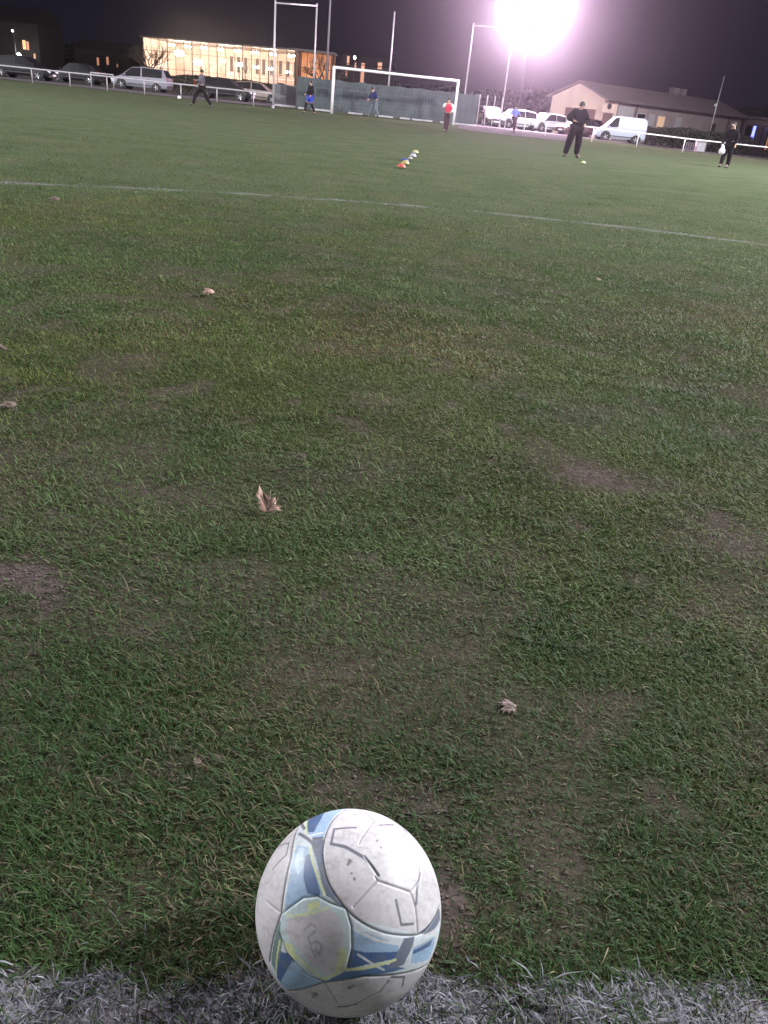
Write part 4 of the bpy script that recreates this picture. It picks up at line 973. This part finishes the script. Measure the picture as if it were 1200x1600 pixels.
# ------------------------------------------------------------------ people
def skinmesh(name, nodes, edges, m, parent, sub=2, fat=1.3):
    names = list(nodes); idx = {k: i for i, k in enumerate(names)}
    me = bpy.data.meshes.new(name); me.from_pydata([tuple(nodes[k][0]) for k in names], [(idx[a], idx[b]) for a, b in edges], []); me.update()
    me.materials.append(m)
    o = bpy.data.objects.new(name, me); COL.objects.link(o); o.parent = parent
    sk = o.modifiers.new('skin', 'SKIN'); sk.use_smooth_shade = True
    for i, k in enumerate(names):
        r = nodes[k][1]; r = tuple(v*fat for v in r) if isinstance(r, tuple) else r*fat; me.skin_vertices[0].data[i].radius = (r, r) if not isinstance(r, tuple) else r; me.skin_vertices[0].data[i].use_root = (i == 0)
    s_ = o.modifiers.new('sub', 'SUBSURF'); s_.levels = sub; s_.render_levels = sub
    return o
def person(label, loc, yaw, h, J, top_m, bot_m, sleeves=True, shorts=False, shoe='plastic_dark', sleeve_m=None, sock_m=None, bulk=1.12):
    """J overrides joints, unit body height 1.75, x right, -y towards the face"""
    root = empty('person', loc, yaw, label, 'person'); k = h/1.75; root.scale = (k, k, k)
    j = dict(pel=(0,0,.95), spine=(0,0,1.12), chest=(0,0,1.32), neck=(0,0,1.48), head=(0,-.01,1.63), crown=(0,0,1.71), nose=(0,-.10,1.60),
             shl=(-.17,0,1.42), ell=(-.24,.02,1.15), hal=(-.25,-.05,.92), shr=(.17,0,1.42), elr=(.24,.02,1.15), har=(.25,-.05,.92),
             hil=(-.09,0,.90), knl=(-.10,-.02,.50), anl=(-.10,.03,.10), tol=(-.11,-.14,.04), hir=(.09,0,.90), knr=(.10,-.02,.50), anr=(.10,.03,.10), tor=(.11,-.14,.04))
    j.update(J); j = {a: Vector(b) for a, b in j.items()}
    N = {'pel': (j['pel'], (.13,.10)), 'spine': (j['spine'], (.13,.09)), 'chest': (j['chest'], (.145,.10)), 'neck': (j['neck'], .05), 'head': (j['head'], (.075,.09)), 'crown': (j['crown'], .055)}
    E = [('pel','spine'),('spine','chest'),('chest','neck'),('neck','head'),('head','crown')]
    for s_ in 'lr':
        hd = (j['ha'+s_]-j['el'+s_]).normalized()
        N['sh'+s_] = (j['sh'+s_], .052); N['el'+s_] = (j['el'+s_], .038); N['ha'+s_] = (j['ha'+s_], .026); N['pm'+s_] = (j['ha'+s_]+hd*.07, (.034,.018))
        N['hi'+s_] = (j['hi'+s_], .085); N['kn'+s_] = (j['kn'+s_], .055); N['an'+s_] = (j['an'+s_], .036); N['to'+s_] = (j['to'+s_], .034)
        E += [('chest','sh'+s_),('sh'+s_,'el'+s_),('el'+s_,'ha'+s_),('ha'+s_,'pm'+s_),('pel','hi'+s_),('hi'+s_,'kn'+s_),('kn'+s_,'an'+s_),('an'+s_,'to'+s_)]
        sd = hd.cross(Vector((0,1,0))).normalized() if abs(hd.y) < .9 else Vector((1,0,0)); fw = Vector((0,-1,0))
        for f_, off, ln in ((0,-.027,.065),(1,-.009,.08),(2,.009,.075),(3,.027,.06)):
            b_ = N['pm'+s_][0]+hd*.012+fw*off*.9; N[f'f{s_}{f_}'] = (b_+hd*ln*.5, .009); N[f'g{s_}{f_}'] = (b_+hd*ln*.9+sd*.012, .008); E += [('pm'+s_, f'f{s_}{f_}'), (f'f{s_}{f_}', f'g{s_}{f_}')]
        b_ = N['ha'+s_][0]+hd*.03+fw*.035; N['t'+s_] = (b_, .011); N['u'+s_] = (b_+hd*.035+fw*.02, .009); E += [('ha'+s_,'t'+s_), ('t'+s_,'u'+s_)]
    skinmesh('body', N, E, M('skin'), root, 2, 1.2)
    # face details and hair
    hd_ = j['head']; up = (j['crown']-j['neck']).normalized()
    MB().lathe([(.012,-.02),(.016,0),(.006,.02)], hd_+Vector((0,-.105,-.01)), 8).build('nose', M('skin'), root, smooth=True)
    for s_ in (-1,1): MB().lathe([(.008,-.006),(.011,0),(.008,.006)], hd_+Vector((s_*.032,-.095,.02)), 8).build('eye', M('hair'), root)
    hv = []; hf = []; n1, n2 = 14, 7
    for a in range(n2+1):
        for b_ in range(n1):
            th = a/n2*PI*.56; ph = b_/n1*2*PI; sx = 1-.10*max(0, -math.sin(ph))*a/n2
            hv.append(hd_+Vector((.098*math.sin(th)*math.cos(ph), .112*math.sin(th)*math.sin(ph)*sx+.018, .125*math.cos(th)-.005)))
    for a in range(n2):
        for b_ in range(n1): hf.append((a*n1+b_, (a+1)*n1+b_, (a+1)*n1+(b_+1) % n1, a*n1+(b_+1) % n1))
    MB().add(hv, hf).build('hair', M('hair'), root, smooth=True)
    # top
    N2 = {'pel': (j['pel']+Vector((0,0,-.01)), (.115,.095)), 'spine': (j['spine'], (.14,.105)), 'chest': (j['chest'], (.17,.12)), 'neck': (j['neck']-Vector((0,0,.05)), .075)}
    E2 = [('pel','spine'),('spine','chest'),('chest','neck')]
    slN = {}
    for s_ in 'lr':
        N2['sh'+s_] = (j['sh'+s_], .07); E2.append(('chest','sh'+s_))
        if sleeve_m is None:
            N2['el'+s_] = (j['el'+s_], .055); E2.append(('sh'+s_,'el'+s_))
            if sleeves: N2['ha'+s_] = (j['ha'+s_], .042); E2.append(('el'+s_,'ha'+s_))
        else:
            skinmesh('sleeve', {'a': (j['sh'+s_], .078), 'b': (j['el'+s_], .06), 'c': (j['ha'+s_], .046)}, [('a','b'),('b','c')], sleeve_m, root)
    skinmesh('jacket', N2, E2, top_m, root, 2, 1.3*bulk)
    N3 = {'pel': (j['pel']-Vector((0,0,.03)), (.110,.092))}; E3 = []
    for s_ in 'lr':
        N3['hi'+s_] = (j['hi'+s_], .085); E3.append(('pel','hi'+s_))
        if shorts: N3['kn'+s_] = (j['hi'+s_].lerp(j['kn'+s_], .75), .072); E3.append(('hi'+s_,'kn'+s_))
        else:
            N3['kn'+s_] = (j['kn'+s_], .072); N3['an'+s_] = (j['an'+s_]-Vector((0,0,.03)), .052); E3 += [('hi'+s_,'kn'+s_),('kn'+s_,'an'+s_)]
        if shorts and sock_m: skinmesh('leggings', {'a': (j['hi'+s_].lerp(j['kn'+s_], .6), .075), 'b': (j['kn'+s_], .062), 'c': (j['an'+s_], .044)}, [('a','b'),('b','c')], sock_m, root)
        skinmesh('shoe', {'a': (j['an'+s_]-Vector((0,0,.04)), .048), 'b': (j['to'+s_], .045)}, [('a','b')], M(shoe), root)
    skinmesh('shorts' if shorts else 'trousers', N3, E3, bot_m, root, 2, 1.3*bulk)
    return root
for nm, c_ in (('cloth_black',(.018,.016,.020)),('cloth_navy',(.02,.03,.10)),('cloth_blue',(.04,.07,.42)),('cloth_white',(.70,.68,.72)),('cloth_red',(.50,.03,.06)),('cloth_grey',(.11,.10,.12)),('cloth_purple',(.07,.03,.05)),('cloth_sky',(.13,.17,.50)),('cloth_pale',(.13,.16,.18)),('cloth_brown',(.06,.035,.04))): mat(nm, tuple(v*.7 for v in c_) if max(c_) < .1 else c_, .95, var=.25, scale=18, spec=.12)
def feet(px, py): return at(px, py)
# big man in black
q = feet(893, 246); person('man in black training clothes standing with feet apart, right of the goal', q, .15, top(q, 158)*1.0, dict(
    hil=(-.10,0,.90), knl=(-.20,-.03,.50), anl=(-.25,.04,.10), tol=(-.32,-.10,.04), hir=(.10,0,.90), knr=(.13,-.04,.50), anr=(.15,.02,.10), tor=(.22,-.13,.04),
    ell=(-.40,.0,1.20), hal=(-.22,-.20,1.14), elr=(.33,.0,1.16), har=(.20,-.18,1.05), head=(.03,-.02,1.63), crown=(.04,0,1.71)), M('cloth_black'), M('cloth_black'), bulk=1.35)
# keeper
q = feet(696, 206); person('keeper in a red top with white sleeves by the right goalpost', q, -.2, top(q, 152), dict(
    hil=(-.07,0,.90), knl=(-.05,-.10,.50), anl=(-.02,-.12,.12), tol=(-.02,-.28,.06), hir=(.07,0,.90), knr=(.05,.06,.50), anr=(.02,.15,.10), tor=(.05,.0,.04),
    ell=(-.26,-.12,1.22), hal=(-.10,-.22,1.36), elr=(.34,.02,1.18), har=(.22,-.12,1.02)), M('cloth_red'), M('cloth_brown'), sleeve_m=M('cloth_white'))
# boy in dark top / blue shorts
q = feet(484, 179); person('child in a dark jacket and blue shorts walking left of the goal', q, -.9, top(q, 126), dict(
    knl=(-.10,-.22,.52), anl=(-.10,-.30,.12), tol=(-.10,-.46,.07), knr=(.10,.05,.50), anr=(.10,.28,.14), tor=(.10,.16,.05), hal=(-.20,-.20,1.05), ell=(-.25,0,1.16), har=(.22,-.10,1.0)), M('cloth_black'), M('cloth_blue'), shorts=True, sock_m=M('cloth_black'))
# running man left
q = feet(316, 168); person('man in a grey top and dark trousers striding on the far left of the pitch', q, -1.1, top(q, 108), dict(
    knl=(-.10,-.32,.55), anl=(-.10,-.46,.12), tol=(-.10,-.62,.08), knr=(.10,.18,.52), anr=(.10,.46,.16), tor=(.10,.36,.05), ell=(-.28,.12,1.20), hal=(-.30,-.08,1.08), elr=(.28,-.16,1.20), har=(.22,-.34,1.22)), M('cloth_grey'), M('cloth_black'))
# crouching blurred figure in goal
q = feet(583, 183); person('figure in navy bending forward inside the goal, pale trousers', q, -1.3, top(q, 134)*1.03, dict(
    pel=(0,.14,.88), spine=(0,.08,1.05), chest=(0,-.04,1.24), neck=(0,-.12,1.38), head=(0,-.18,1.50), crown=(0,-.19,1.58), shl=(-.17,-.06,1.32), shr=(.17,-.06,1.32), ell=(-.24,-.22,1.12), hal=(-.20,-.36,.96), elr=(.24,-.22,1.12), har=(.20,-.36,.96),
    hil=(-.09,.12,.84), knl=(-.12,-.16,.52), anl=(-.12,-.30,.12), tol=(-.12,-.46,.05), hir=(.09,.12,.84), knr=(.12,.08,.48), anr=(.12,.30,.12), tor=(.12,.18,.05)), M('cloth_navy'), M('cloth_pale'))
# blue runner on path
q = feet(801, 206); person('runner in a blue jacket in front of the pale silver car', q, .4, top(q, 164), dict(
    knl=(-.10,-.20,.58), anl=(-.08,.05,.32), tol=(-.08,-.05,.24), knr=(.10,.0,.50), anr=(.08,.03,.10), tor=(.10,-.12,.04), ell=(-.32,.04,1.22), hal=(-.30,-.18,1.10), elr=(.32,.04,1.22), har=(.30,-.18,1.10)), M('cloth_sky'), M('cloth_purple'))
# right edge person with bag
q = feet(1131, 262); person('person in black with a white-striped leg leaning by the right rail', q, -.7, top(q, 190)*1.0, dict(
    chest=(0,-.05,1.32), neck=(0,-.09,1.47), head=(0,-.13,1.61), crown=(0,-.13,1.70), shl=(-.17,-.05,1.41), shr=(.17,-.05,1.41), hal=(-.22,-.26,.86), ell=(-.26,-.12,1.12), knl=(-.10,-.12,.50), anl=(-.10,-.20,.10), tol=(-.10,-.36,.05), knr=(.10,.02,.50), anr=(.08,.12,.10)), M('cloth_black'), M('cloth_black'))
st = pos(1130, q.y-.28)
b_ = empty('plastic_bag', q+Vector((-.34,-.20,.62)), 0, 'small white bag hanging from the hand of the person at the right rail', 'bag')
MB().lathe([(.03,.24),(.05,.17),(.12,.06),(.13,-.04),(.08,-.12),(.02,-.14)], n=14).build('bag_body', M('cloth_white'), b_, smooth=True); MB().tube([(-.03,0,.22),(0,0,.32),(.03,0,.22)], .008, 5).build('handle', M('cloth_white'), b_)
# small far ball
def small_ball(px, py, label, r=.11):
    q = at(px, py); q.z += r; return tag(MB().lathe([(max(.002, r*math.sin(a*PI/12)), r*math.cos(a*PI/12)) for a in range(13)], n=20).build('football', M('white_paint'), smooth=True, loc=q), label, 'ball')
small_ball(280, 155, 'tiny white football lying by a rail post at far left', .10)

# ------------------------------------------------------------------ air volume, added to give the lamps a glow
hz = MB().box((0, 85, 24.5), (470, 300, 52)).build('glow_haze', mat('haze_tmp', (1,1,1)), None)
hz.data.materials.clear(); hm = bpy.data.materials.new('glow_haze'); hm.use_nodes = True; t = hm.node_tree; t.nodes.clear()
o_ = t.nodes.new('ShaderNodeOutputMaterial'); v_ = t.nodes.new('ShaderNodeVolumePrincipled'); v_.inputs['Color'].default_value = (.95,.93,.97,1); v_.inputs['Density'].default_value = .00048; v_.inputs['Anisotropy'].default_value = .93
t.links.new(v_.outputs[0], o_.inputs['Volume']); hz.data.materials.append(hm); tag(hz, 'thin air volume added for the glow round the floodlight', 'glow_haze', kind='stuff')
